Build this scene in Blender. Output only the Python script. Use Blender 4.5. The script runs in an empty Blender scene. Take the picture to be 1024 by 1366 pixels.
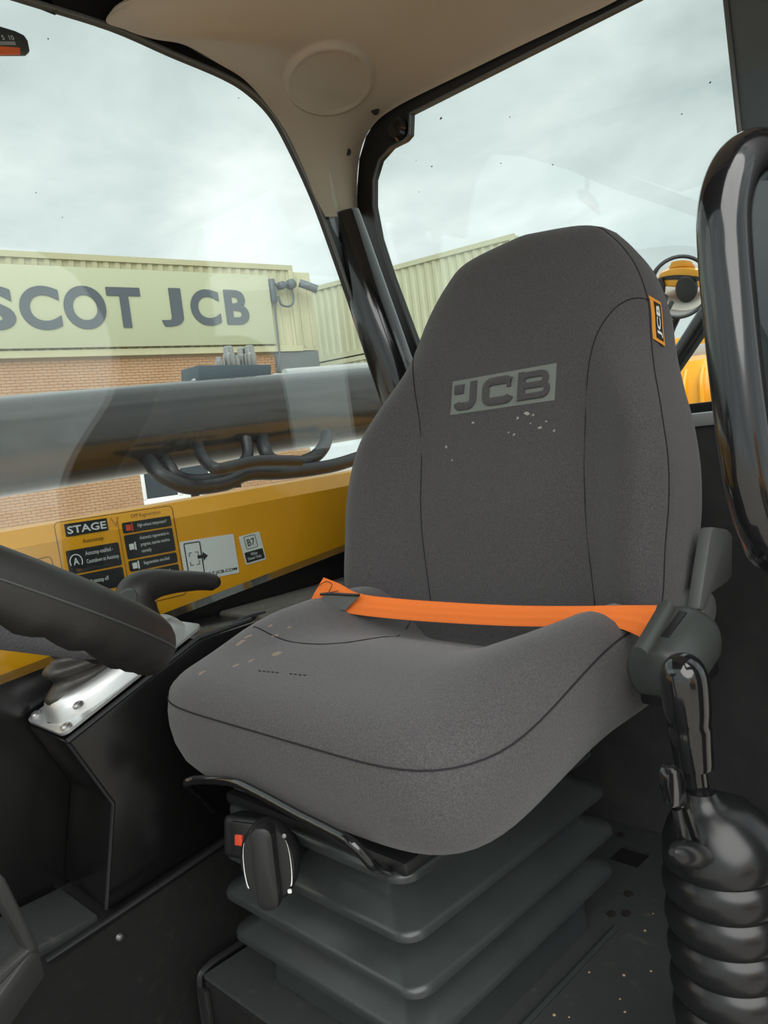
import bpy, bmesh, math, random
from mathutils import Vector, Matrix
random.seed(7)
scene = bpy.context.scene
COL = scene.collection

# ------------------------------------------------------------------ camera
# metres; origin at the eye point. X = rear of the machine, Y = its right side, Z = up
cam_data = bpy.data.cameras.new('camera')
cam_data.sensor_fit = 'VERTICAL'; cam_data.sensor_height = 36.0
cam_data.lens = 1050.0 / 1366.0 * 36.0
cam_data.clip_start = 0.02; cam_data.clip_end = 400
cam = bpy.data.objects.new('camera', cam_data); COL.objects.link(cam)
cam.matrix_world = Matrix(((0.69484, 0.14492, -0.70442, 0), (-0.70943, -0.02253, -0.70442, 0), (-0.11795, 0.98919, 0.08716, 0), (0, 0, 0, 1)))
scene.camera = cam

# ------------------------------------------------------------------ sky (overcast, broken cloud)
world = bpy.data.worlds.new('overcast_sky'); scene.world = world; world.use_nodes = True
wt = world.node_tree; wt.nodes.clear()
w_out = wt.nodes.new('ShaderNodeOutputWorld'); w_bg = wt.nodes.new('ShaderNodeBackground')
w_tc = wt.nodes.new('ShaderNodeTexCoord'); w_map = wt.nodes.new('ShaderNodeMapping')
w_map.inputs['Scale'].default_value = (1.0, 1.0, 2.2); w_map.inputs['Location'].default_value = (3.1, 1.7, 0.4)
w_n = wt.nodes.new('ShaderNodeTexNoise'); w_n.inputs['Scale'].default_value = 2.6; w_n.inputs['Detail'].default_value = 7; w_n.inputs['Roughness'].default_value = 0.52; w_n.inputs['Distortion'].default_value = 0.35
w_r = wt.nodes.new('ShaderNodeValToRGB')
w_r.color_ramp.elements[0].position = 0.33; w_r.color_ramp.elements[0].color = (0.44, 0.51, 0.51, 1)
w_r.color_ramp.elements[1].position = 0.72; w_r.color_ramp.elements[1].color = (0.94, 0.98, 0.965, 1)
e_ = w_r.color_ramp.elements.new(0.50); e_.color = (0.62, 0.69, 0.68, 1)
wt.links.new(w_tc.outputs['Generated'], w_map.inputs['Vector']); wt.links.new(w_map.outputs['Vector'], w_n.inputs['Vector'])
wt.links.new(w_n.outputs['Fac'], w_r.inputs['Fac']); wt.links.new(w_r.outputs['Color'], w_bg.inputs['Color'])
w_bg.inputs['Strength'].default_value = 1.14
wt.links.new(w_bg.outputs['Background'], w_out.inputs['Surface'])

# veiled sun behind the cloud, high and to the left of the machine
sun_d = bpy.data.lights.new('veiled_sun', 'SUN'); sun_d.energy = 2.9; sun_d.angle = math.radians(65); sun_d.color = (1.0, 0.98, 0.955)
sun = bpy.data.objects.new('veiled_sun', sun_d); COL.objects.link(sun)
sun.rotation_euler = Vector((0.46, 0.56, -0.70)).to_track_quat('-Z', 'Y').to_euler()

scene.view_settings.view_transform = 'Standard'; scene.view_settings.look = 'None'
scene.view_settings.gamma = 1.0; scene.view_settings.use_curve_mapping = False
scene.view_settings.exposure = 0.18

# ------------------------------------------------------------------ materials
MATS = {}
def mat(name, col, rough=0.5, metal=0.0, noise=None, bump=None, coat=0.0, spec=0.5, sheen=0.0, emit=None):
    """noise=(scale, second colour, lo, hi); bump=(scale, strength)"""
    if name in MATS: return MATS[name]
    m = bpy.data.materials.new(name); m.use_nodes = True
    nt = m.node_tree; b = nt.nodes['Principled BSDF']
    b.inputs['Base Color'].default_value = (*col, 1); b.inputs['Roughness'].default_value = rough
    b.inputs['Metallic'].default_value = metal; b.inputs['Specular IOR Level'].default_value = spec
    if coat: b.inputs['Coat Weight'].default_value = coat; b.inputs['Coat Roughness'].default_value = 0.06
    if sheen: b.inputs['Sheen Weight'].default_value = sheen; b.inputs['Sheen Roughness'].default_value = 0.5
    tc = nt.nodes.new('ShaderNodeTexCoord')
    if noise:
        n = nt.nodes.new('ShaderNodeTexNoise'); n.inputs['Scale'].default_value = noise[0]; n.inputs['Detail'].default_value = 6; n.inputs['Roughness'].default_value = 0.62
        r = nt.nodes.new('ShaderNodeValToRGB')
        r.color_ramp.elements[0].position = noise[2]; r.color_ramp.elements[0].color = (*col, 1)
        r.color_ramp.elements[1].position = noise[3]; r.color_ramp.elements[1].color = (*noise[1], 1)
        nt.links.new(tc.outputs['Object'], n.inputs['Vector']); nt.links.new(n.outputs['Fac'], r.inputs['Fac']); nt.links.new(r.outputs['Color'], b.inputs['Base Color'])
    if bump:
        n2 = nt.nodes.new('ShaderNodeTexNoise'); n2.inputs['Scale'].default_value = bump[0]; n2.inputs['Detail'].default_value = 4
        bp = nt.nodes.new('ShaderNodeBump'); bp.inputs['Strength'].default_value = bump[1]; bp.inputs['Distance'].default_value = 0.002
        nt.links.new(tc.outputs['Object'], n2.inputs['Vector']); nt.links.new(n2.outputs['Fac'], bp.inputs['Height']); nt.links.new(bp.outputs['Normal'], b.inputs['Normal'])
    MATS[name] = m
    return m

def glass_mat(name, tint, r0=0.062):
    m = bpy.data.materials.new(name); m.use_nodes = True; nt = m.node_tree; nt.nodes.clear()
    o = nt.nodes.new('ShaderNodeOutputMaterial'); t = nt.nodes.new('ShaderNodeBsdfTransparent'); g = nt.nodes.new('ShaderNodeBsdfGlossy')
    mx = nt.nodes.new('ShaderNodeMixShader'); lw = nt.nodes.new('ShaderNodeLayerWeight'); lw.inputs['Blend'].default_value = 0.5
    pw = nt.nodes.new('ShaderNodeMath'); pw.operation = 'POWER'; pw.inputs[1].default_value = 5.0
    fr = nt.nodes.new('ShaderNodeMath'); fr.operation = 'MULTIPLY_ADD'; fr.inputs[1].default_value = 0.9; fr.inputs[2].default_value = r0
    nt.links.new(lw.outputs['Facing'], pw.inputs[0]); nt.links.new(pw.outputs['Value'], fr.inputs[0])
    t.inputs['Color'].default_value = (*tint, 1); g.inputs['Roughness'].default_value = 0.0; g.inputs['Color'].default_value = (1, 1, 1, 1)
    nt.links.new(fr.outputs['Value'], mx.inputs['Fac']); nt.links.new(t.outputs['BSDF'], mx.inputs[1]); nt.links.new(g.outputs['BSDF'], mx.inputs[2]); nt.links.new(mx.outputs['Shader'], o.inputs['Surface'])
    MATS[name] = m
    return m

M_FAB = mat('seat_fabric', (0.062, 0.059, 0.061), 0.95, noise=(560, (0.118, 0.112, 0.115), 0.36, 0.68), bump=(700, 0.5), spec=0.12, sheen=0.25)
M_SEAM = mat('seam_thread', (0.032, 0.030, 0.034), 0.9, spec=0.1)
M_PATCH = mat('embossed_fabric', (0.25, 0.27, 0.25), 0.95, bump=(1800, 0.5), spec=0.1)
M_BLKPL = mat('black_plastic', (0.016, 0.016, 0.017), 0.42, bump=(700, 0.06))
M_GRYPL = mat('grey_plastic', (0.125, 0.130, 0.125), 0.45, bump=(900, 0.05))
M_DKGRY = mat('dark_grey_plastic', (0.060, 0.066, 0.063), 0.38, bump=(900, 0.05))
M_RUB = mat('bellows_rubber', (0.034, 0.039, 0.039), 0.30, noise=(9, (0.042, 0.048, 0.048), 0.4, 0.7), bump=(300, 0.05))
M_GLOSS = mat('gloss_black', (0.010, 0.010, 0.011), 0.14, coat=0.6, bump=(40, 0.02))
M_PAINT = mat('black_sheet_paint', (0.018, 0.018, 0.018), 0.30, noise=(60, (0.030, 0.029, 0.027), 0.55, 0.75), bump=(120, 0.03))
M_CONS = mat('gloss_black_sheet', (0.007, 0.007, 0.007), 0.22, bump=(90, 0.03))
M_PLATE = mat('dusty_black_plate', (0.050, 0.054, 0.054), 0.32, noise=(45, (0.11, 0.10, 0.085), 0.60, 0.78), bump=(160, 0.06))
M_SHELF = mat('dusty_shelf', (0.050, 0.047, 0.041), 0.6, noise=(30, (0.10, 0.09, 0.075), 0.45, 0.75))
M_STEER = mat('steering_rubber', (0.022, 0.021, 0.020), 0.46, bump=(500, 0.08))
M_PAD = mat('wheel_pad_grain', (0.060, 0.060, 0.066), 0.62, bump=(420, 0.5))
M_SILV = mat('cast_silver', (0.66, 0.68, 0.68), 0.42, metal=0.85)
M_STEEL = mat('steel', (0.45, 0.45, 0.44), 0.35, metal=0.9)
M_BELT = mat('orange_webbing', (0.96, 0.225, 0.045), 0.8, spec=0.2, bump=(600, 0.2))
M_LINER = mat('beige_headliner', (0.50, 0.415, 0.32), 0.92, noise=(5, (0.53, 0.45, 0.355), 0.35, 0.7), bump=(900, 0.12), spec=0.15)
M_YEL = mat('machine_yellow', (0.96, 0.43, 0.012), 0.32, coat=0.35, noise=(6, (0.93, 0.405, 0.013), 0.4, 0.7))
M_RED = mat('red_rocker', (0.80, 0.085, 0.035), 0.4)
M_ORNG = mat('orange_scale', (0.85, 0.16, 0.04), 0.5)
M_WHITE = mat('white_print', (0.82, 0.83, 0.82), 0.5)
M_BLKPR = mat('black_print', (0.018, 0.020, 0.022), 0.5)
M_BOOM = mat('boom_paint', (0.030, 0.030, 0.031), 0.20, coat=0.3, noise=(3, (0.040, 0.036, 0.032), 0.4, 0.7))
M_CONT = mat('container_cream', (0.47, 0.45, 0.28), 0.6, noise=(0.7, (0.42, 0.40, 0.25), 0.4, 0.75))
M_CONT2 = mat('container_pale_green', (0.47, 0.48, 0.33), 0.6, noise=(0.7, (0.42, 0.43, 0.29), 0.4, 0.75))
M_SIGN = mat('sign_cream', (0.44, 0.46, 0.31), 0.55)
M_SIGNTX = mat('sign_lettering', (0.085, 0.10, 0.115), 0.5)
M_BRICK = mat('brick', (0.42, 0.245, 0.135), 0.9, noise=(1.3, (0.47, 0.30, 0.18), 0.35, 0.7))
M_MORTAR = mat('mortar', (0.40, 0.29, 0.19), 0.95)
M_GROUND = mat('concrete_yard', (0.50, 0.46, 0.41), 0.9, noise=(0.8, (0.42, 0.39, 0.35), 0.4, 0.7))
M_PIPE = mat('pale_pipe', (0.42, 0.43, 0.42), 0.4)
M_HOSE = mat('hydraulic_hose_rubber', (0.016, 0.016, 0.018), 0.42)
M_FOAM = mat('torn_foam', (0.42, 0.31, 0.20), 0.95, bump=(300, 0.8))
M_MIRROR = mat('mirror_glass', (0.86, 0.86, 0.84), 0.02, metal=1.0)
M_GLASS = glass_mat('tinted_glass', (0.955, 0.985, 0.975))
M_LEAF = mat('leaf_green', (0.06, 0.10, 0.04), 0.8)

# ------------------------------------------------------------------ helpers
def V(*a): return Vector(a if len(a) > 1 else a[0])
def sm(a, b, x):
    t = min(1, max(0, (x - a) / (b - a))); return t * t * (3 - 2 * t)
def lerp(a, b, t): return a + (b - a) * t
def interp(xs, ys, x):
    if x <= xs[0]: return ys[0]
    for i in range(1, len(xs)):
        if x <= xs[i]:
            return lerp(ys[i - 1], ys[i], (x - xs[i - 1]) / (xs[i] - xs[i - 1]))
    return ys[-1]
def catmull(pts, n, closed=False):
    P = [Vector(p) for p in pts]; out = []; N = len(P)
    segs = N if closed else N - 1
    for i in range(segs):
        if closed: p0, p1, p2, p3 = P[i - 1], P[i], P[(i + 1) % N], P[(i + 2) % N]
        else: p0, p1, p2, p3 = P[max(0, i - 1)], P[i], P[i + 1], P[min(N - 1, i + 2)]
        for k in range(n):
            t = k / n
            out.append(0.5 * ((2 * p1) + (p2 - p0) * t + (2 * p0 - 5 * p1 + 4 * p2 - p3) * t * t + (3 * p1 - p0 - 3 * p2 + p3) * t ** 3))
    if not closed: out.append(P[-1].copy())
    return out

class MB:
    """collects geometry in world coordinates and links it as one mesh object"""
    def __init__(s): s.v = []; s.f = []
    def add(s, vs, fs):
        o = len(s.v); s.v += [Vector(x) for x in vs]; s.f += [tuple(i + o for i in f) for f in fs]; return s
    def box(s, lo, hi, M=None, bevel=0.0, seg=2):
        bm = bmesh.new(); r = bmesh.ops.create_cube(bm, size=1)
        c = (Vector(lo) + Vector(hi)) / 2; d = Vector(hi) - Vector(lo)
        for v in bm.verts: v.co = Vector((v.co.x * d.x, v.co.y * d.y, v.co.z * d.z)) + c
        if bevel: bmesh.ops.bevel(bm, geom=list(bm.edges), offset=bevel, segments=seg, profile=0.5, affect='EDGES')
        return s.bm(bm, M)
    def bm(s, bm, M=None):
        bm.verts.index_update()
        s.add([(M @ v.co if M else v.co.copy()) for v in bm.verts], [[v.index for v in f.verts] for f in bm.faces]); bm.free(); return s
    def loft(s, rings, closed=True, cap0=True, cap1=True):
        n = len(rings[0]); vs = [p for r in rings for p in r]; fs = []
        for i in range(len(rings) - 1):
            for j in range(n if closed else n - 1):
                a = i * n + j; b = i * n + (j + 1) % n
                fs.append((a, b, b + n, a + n))
        if closed and cap0: fs.append(tuple(range(n - 1, -1, -1)))
        if closed and cap1: fs.append(tuple((len(rings) - 1) * n + j for j in range(n)))
        return s.add(vs, fs)
    def tube(s, path, rad, n=12, closed=False, caps=True, flat=None):
        P = [Vector(p) for p in path]; L = len(P)
        R = rad if isinstance(rad, (list, tuple)) else [rad] * L
        if len(R) != L:
            R = [interp(list(range(len(R))), list(R), i * (len(R) - 1) / (L - 1)) for i in range(L)]
        rings = []; prev = None
        for i in range(L):
            if closed: t = P[(i + 1) % L] - P[i - 1]
            else: t = P[min(L - 1, i + 1)] - P[max(0, i - 1)]
            t.normalize()
            if prev is None:
                a = Vector((0, 0, 1)) if abs(t.z) < 0.9 else Vector((1, 0, 0)); u = (a - t * a.dot(t)).normalized()
            else: u = (prev - t * prev.dot(t)).normalized()
            prev = u; w = t.cross(u)
            fx = flat if flat else (1, 1)
            rings.append([P[i] + (u * math.cos(2 * math.pi * k / n) * fx[0] + w * math.sin(2 * math.pi * k / n) * fx[1]) * R[i] for k in range(n)])
        if closed: rings.append(rings[0]); return s.loft(rings, cap0=False, cap1=False)
        return s.loft(rings, cap0=caps, cap1=caps)
    def lathe(s, prof, M, n=32, sx=1, sy=1):
        rings = [[M @ Vector((r * math.cos(2 * math.pi * k / n) * sx, r * math.sin(2 * math.pi * k / n) * sy, z)) for k in range(n)] for r, z in prof]
        return s.loft(rings)
    def prism(s, poly, off):
        """poly: list of 3d points (planar outline), off: extrusion vector"""
        n = len(poly); o = Vector(off); A = [Vector(p) for p in poly]
        vs = A + [p + o for p in A]
        fs = [tuple(range(n - 1, -1, -1)), tuple(range(n, 2 * n))] + [(i, (i + 1) % n, (i + 1) % n + n, i + n) for i in range(n)]
        return s.add(vs, fs)
    def band(s, A, B, off):
        """thick ribbon between two matching polylines"""
        n = len(A); o = Vector(off)
        A = [Vector(p) for p in A]; B = [Vector(p) for p in B]
        rings = [[A[i], B[i], B[i] + o, A[i] + o] for i in range(n)]
        return s.loft(rings)
    def grid(s, rows):
        n = len(rows[0]); vs = [p for r in rows for p in r]
        return s.add(vs, [(i * n + j, i * n + j + 1, (i + 1) * n + j + 1, (i + 1) * n + j) for i in range(len(rows) - 1) for j in range(n - 1)])
    def build(s, name, m, parent=None, angle=35, bevel=0.0, loc=None):
        me = bpy.data.meshes.new(name)
        me.from_pydata([tuple(v) for v in s.v], [], s.f); me.validate()
        bm = bmesh.new(); bm.from_mesh(me)
        bmesh.ops.remove_doubles(bm, verts=bm.verts, dist=1e-6)
        bmesh.ops.recalc_face_normals(bm, faces=bm.faces)
        if bevel:
            es = [e for e in bm.edges if len(e.link_faces) == 2 and e.calc_face_angle(0) > 0.6]
            bmesh.ops.bevel(bm, geom=es, offset=bevel, segments=2, profile=0.5, affect='EDGES', clamp_overlap=True)
        org = Vector((0, 0, 0))
        if parent is not None: org = parent_origin(parent)
        elif loc is not None: org = Vector(loc)
        elif bm.verts:
            xs = [v.co for v in bm.verts]
            org = Vector(((min(p.x for p in xs) + max(p.x for p in xs)) / 2, (min(p.y for p in xs) + max(p.y for p in xs)) / 2, min(p.z for p in xs)))
        for v in bm.verts: v.co -= org
        bm.to_mesh(me); bm.free()
        me.materials.append(m)
        me.shade_smooth(); me.set_sharp_from_angle(angle=math.radians(angle))
        o = bpy.data.objects.new(name, me); COL.objects.link(o)
        if parent is not None: o.parent = parent
        else: o.location = org
        return o
def parent_origin(p):
    o = Vector((0, 0, 0))
    while p is not None: o += Vector(p.location); p = p.parent
    return o
def thing(name, label, cat, loc, group=None):
    o = bpy.data.objects.new(name, None); COL.objects.link(o); o.location = loc; o.empty_display_size = 0.05
    return tag(o, label, cat, group)
def tag(o, label, cat=None, group=None, kind=None):
    o['label'] = label
    if cat: o['category'] = cat
    if group: o['group'] = group
    if kind: o['kind'] = kind
    return o
def struct(o, label=None):
    o['kind'] = 'structure'
    if label: o['label'] = label
    return o
def rrect(hx, hy, r, n=6):
    """rounded rectangle outline (2D)"""
    out = []
    for cx, cy, a0 in ((hx - r, hy - r, 0), (-hx + r, hy - r, 90), (-hx + r, -hy + r, 180), (hx - r, -hy + r, 270)):
        for k in range(n + 1):
            a = math.radians(a0 + 90 * k / n); out.append((cx + r * math.cos(a), cy + r * math.sin(a)))
    return out
def frame(o, x, y):
    x = Vector(x).normalized(); y = Vector(y); y = (y - x * y.dot(x)).normalized(); z = x.cross(y)
    return Matrix(((x.x, y.x, z.x, o[0]), (x.y, y.y, z.y, o[1]), (x.z, y.z, z.z, o[2]), (0, 0, 0, 1)))
def text_geo(body, bold=0.0, res=3):
    """outline of a word in unit em, as (verts, faces), lower left at 0,0"""
    cu = bpy.data.curves.new('lettering', 'FONT'); cu.body = body; cu.size = 1.0; cu.offset = bold; cu.resolution_u = res; cu.fill_mode = 'FRONT'
    ob = bpy.data.objects.new('lettering', cu); COL.objects.link(ob)
    bpy.context.view_layer.update()
    me = bpy.data.meshes.new_from_object(ob.evaluated_get(bpy.context.evaluated_depsgraph_get()))
    vs = [v.co.copy() for v in me.vertices]; fs = [tuple(p.vertices) for p in me.polygons]
    bpy.data.objects.remove(ob); bpy.data.curves.remove(cu); bpy.data.meshes.remove(me)
    x0 = min(v.x for v in vs); y0 = min(v.y for v in vs); x1 = max(v.x for v in vs); y1 = max(v.y for v in vs)
    return [(v.x - x0, v.y - y0) for v in vs], fs, x1 - x0, y1 - y0
def text_on(mb, body, M, x, y, h=None, w=None, bold=0.0, hh=None, res=3):
    """lay flat lettering on the local XY plane of M, lower left at x,y; h text height, w forces width"""
    vs, fs, W, H = text_geo(body, bold, res)
    sy = h / H; sx = (w / W) if w else sy
    mb.add([M @ Vector((x + a * sx, y + b * sy, 0)) for a, b in vs], fs); return sx * W

# ================================================================== THE YARD OUTSIDE
GZ = -1.9
mb = MB(); mb.box((-60, -60, GZ - 0.2), (80, 80, GZ)); struct(mb.build('ground', M_GROUND), 'grey concrete yard around the machine')

ca = math.radians(-7); CE = Vector((math.cos(ca), math.sin(ca), 0)); CN = Vector((-math.sin(ca), math.cos(ca), 0)); CO = Vector((7.48, 19.87, 3.1))
CM = Matrix(((CE.x, CN.x, 0, CO.x), (CE.y, CN.y, 0, CO.y), (0, 0, 1, CO.z), (0, 0, 0, 1)))   # local: x along, y away, z up
def corr(mb, M, x0, x1, y, z0, z1, pitch, depth, thick=0.03):
    """corrugated steel sheet with trapezoid ribs"""
    prof = []; x = x0
    while x < x1 - 1e-6:
        for f, d in ((0, 0), (0.30, 0), (0.45, 1), (0.80, 1), (0.95, 0)):
            if x + f * pitch <= x1: prof.append((x + f * pitch, y + d * depth))
        x += pitch
    prof.append((x1, y))
    ring = [(a, b) for a, b in prof] + [(x1, y + depth + thick), (x0, y + depth + thick)]
    mb.loft([[M @ Vector((a, b, z0)) for a, b in ring], [M @ Vector((a, b, z1)) for a, b in ring]])
def container(name, label, M, L, m, h=2.6, pitch=0.28, posts=True, x0=0.0, group='shipping containers in the yard'):
    t = thing(name, label, 'container', M @ Vector((x0 + L / 2, 0.3, 0)), group)
    b = MB(); corr(b, M, x0 + 0.12, x0 + L - 0.16, 0.03, 0.16, h - 0.14, pitch, 0.04); b.build('corrugated_side', m, t)
    b = MB(); b.box((x0, -0.01, h - 0.15), (x0 + L, 0.10, h), M); b.build('top_rail', m, t)
    b = MB(); b.box((x0, -0.03, 0.0), (x0 + L, 0.10, 0.17), M); b.build('bottom_rail', m, t)
    for xx in (x0, x0 + L - 0.17):
        b = MB(); b.box((xx, -0.02, 0.17), (xx + 0.17, 0.16, h - 0.15), M, 0.015); b.build('corner_post', m, t)
    b = MB(); b.box((x0 + 0.02, 0.11, 0.05), (x0 + L - 0.02, 2.4, h - 0.03), M); b.build('box_body', m, t)
    return t
container('cargo_container', 'cream shipping container raised above the brick wall, carrying the sign board', CM, 12.2, M_CONT, x0=-3.5, pitch=0.30)
# taller end frame of that container, seen beside its end
t = thing('container_end_frame', 'pale cream upright end frame beside the sign container, behind the camera', 'frame', CM @ Vector((9.05, 0.2, 0)))
b = MB(); b.box((8.72, 0.06, 0.02), (9.35, 0.5, 2.42), CM, 0.02); b.build('end_panel', M_CONT, t)
for xx in (8.82, 9.15):
    b = MB(); b.box((xx, 0.02, 0.12), (xx + 0.07, 0.08, 2.30), CM, 0.01); b.build('upright_bar', M_CONT, t)

# sign board
t = thing('sign_board', 'long cream sign board with dark grey letters mounted on the container', 'sign', CM @ Vector((3.5, -0.08, 0.22)))
b = MB(); b.box((-3.2, -0.08, 0.22), (7.74, -0.035, 2.25), CM, 0.006); b.build('panel', M_SIGN, t)
SM = CM @ Matrix.Translation((0, -0.084, 0)) @ Matrix.Rotation(math.radians(90), 4, 'X')
for ch, x0, x1, z0, z1 in (('S', -0.38, 0.49, 0.665, 1.715), ('C', 0.60, 1.575, 0.665, 1.745), ('O', 1.66, 2.73, 0.68, 1.775), ('T', 2.79, 3.70, 0.715, 1.765), ('J', 4.22, 4.87, 0.74, 1.785), ('C', 5.12, 6.02, 0.765, 1.78), ('B', 6.19, 6.94, 0.79, 1.785)):
    b = MB(); text_on(b, ch, SM, x0, z0, h=z1 - z0, w=x1 - x0, bold=0.034, res=8)
    vs, fs = b.v, b.f; off = CN * -0.02
    n = len(vs); b2 = MB(); b2.add(vs + [v + off for v in vs], fs + [tuple(i + n for i in reversed(f)) for f in fs])
    b2.build('letter', M_SIGNTX, t)

# brick wall below
BW = MB(); BW.box((-4.0, 0.14, -5.0), (8.62, 0.5, 0.0), CM)
wall = struct(BW.build('brick_wall', M_MORTAR), 'tan brick building wall under the sign container')
wb = MB(); bl, bh = 0.225, 0.075
for i in range(62):
    z0 = -0.07 - (i + 1) * bh
    for k in range(58):
        x0 = -3.98 + k * bl + (bl / 2 if i % 2 else 0)
        if x0 + bl > 8.6: continue
        if 3.05 < x0 + bl / 2 < 5.2 and -4.05 < z0 < -2.2: continue
        d = random.uniform(0, 0.008)
        X0, X1, Y0, Y1, Z0, Z1 = x0 + 0.006, x0 + bl - 0.006, 0.118 + d, 0.15, z0 + 0.006, z0 + bh - 0.006
        vs = [CM @ Vector(p) for p in ((X0, Y0, Z0), (X1, Y0, Z0), (X1, Y0, Z1), (X0, Y0, Z1), (X0, Y1, Z0), (X1, Y1, Z0), (X1, Y1, Z1), (X0, Y1, Z1))]
        wb.add(vs, [(0, 1, 2, 3), (4, 0, 3, 7), (1, 5, 6, 2), (3, 2, 6, 7), (4, 5, 1, 0)])
bo = wb.build('brick', M_BRICK, wall); bo['kind'] = 'stuff'
# window in the brick wall, seen under the boom
win = MB(); win.box((3.06, 0.125, -4.0), (5.18, 0.16, -2.22), CM)
wf = win.build('dark_pane', mat('dark_window_glass', (0.03, 0.04, 0.05), 0.08), wall)
for lo, hi in (((3.06, 0.085, -4.06), (5.18, 0.14, -3.86)), ((3.06, 0.085, -2.32), (5.18, 0.14, -2.2)), ((3.06, 0.085, -3.9), (3.16, 0.14, -2.3)), ((4.06, 0.085, -3.9), (4.2, 0.14, -2.3)), ((5.05, 0.085, -3.9), (5.18, 0.14, -2.3))):
    b = MB(); b.box(lo, hi, CM, 0.008); b.build('window_bar', M_WHITE, wall)
# dark plinth edge at the end of the brick wall
b = MB(); b.box((7.75, 0.02, -0.62), (9.3, 1.6, -0.01), CM, 0.02); tag(b.build('support_beam', mat('dark_grey_beam', (0.10, 0.11, 0.11), 0.7)), 'grey support beam under the end of the sign container', 'beam')  # the beam itself is dark grey

# security camera on the sign end
t = thing('security_camera', 'dark cctv camera on a bent arm at the end of the sign', 'camera', CM @ Vector((7.80, -0.1, 2.0)))
b = MB(); b.box((7.76, -0.16, 1.45), (7.93, -0.04, 2.14), CM, 0.01); b.build('wall_plate', M_SIGNTX, t)
def cpt(x, z, y=-0.2): return CM @ Vector((x, y, z))
b = MB(); b.tube(catmull([cpt(7.90, 1.95), cpt(8.10, 1.95), cpt(8.35, 1.98), cpt(8.62, 1.95)], 5), 0.05); b.build('arm', M_SIGNTX, t)
for x, z, r in ((8.10, 1.93, 0.12), (8.45, 1.98, 0.15)):
    b = MB(); b.lathe([(0.02, -0.12), (r, -0.10), (r, 0.08), (r * 0.7, 0.13), (0.02, 0.15)], Matrix.Translation(cpt(x, z)) @ Matrix.Rotation(math.radians(90), 4, 'X'), 20); b.build('joint_housing', M_SIGNTX, t)
b = MB(); b.tube([cpt(8.72, 2.02, -0.25), cpt(9.18, 1.78, -0.5)], 0.125, 16); cb = b.build('camera_body', M_SIGNTX, t)
b = MB(); b.tube(catmull([cpt(7.95, 1.62), cpt(8.02, 1.36), cpt(8.30, 1.32), cpt(8.47, 1.50), cpt(8.46, 1.85)], 6), 0.035, 8); b.build('cable_loop', M_SIGNTX, t)
b = MB(); b.tube([cpt(7.84, 1.5, -0.1), cpt(7.80, -0.1, -0.1), cpt(7.55, -0.8, -0.1)], 0.03, 8); b.build('drop_cable', M_SIGNTX, t)

# second container stack, side facing the machine
Q0 = Vector((18.75, 21.75, 3.1)); Q1 = Vector((20.35, 13.55, 3.1))
qe = (Q1 - Q0); qL = qe.length; qe.normalize(); qn = Vector((-qe.y, qe.x, 0))
if qn.x < 0: qn = -qn
def qmat(z, s=0.0): 
    o = Q0 + qe * s
    return Matrix(((qe.x, qn.x, 0, o.x), (qe.y, qn.y, 0, o.y), (0, 0, 1, z), (0, 0, 0, 1)))
container('cargo_container', 'pale green ribbed container behind the cab pillar, upper of its stack', qmat(3.1), qL + 1.0, M_CONT2, x0=-1.0, pitch=0.29)
container('cargo_container', 'pale green ribbed container at ground level under the upper green one', qmat(0.45), qL + 3.5, M_CONT2, x0=-1.0, pitch=0.29)
container('cargo_container', 'pale container far behind the round mirror', qmat(-0.15, 11.3), 7.0, M_CONT2, x0=0.0, pitch=0.34, h=2.0)

# ---------------------------------------------------------------- the machine outside the cab
# engine cover
CY = 1.30
t = thing('engine_cover', 'long yellow engine cover with decals outside the side window', 'engine cover', (0.9, 1.6, -1.2))
prof = [(CY + 0.04, -1.0), (CY, -0.95), (CY, -0.098), (CY + 0.006, -0.090), (CY + 0.022, -0.070), (CY + 0.034, -0.066), (1.80, -0.125), (1.90, -0.17), (1.92, -0.95)]
b = MB(); b.loft([[Vector((x, y, z + 0.012 * (x - 0.45) / 0.75)) for y, z in prof] for x in (-0.9, 0.0, 0.9, 1.8, 2.38)])
b.build('cover_panel', M_YEL, t, angle=25)
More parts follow.
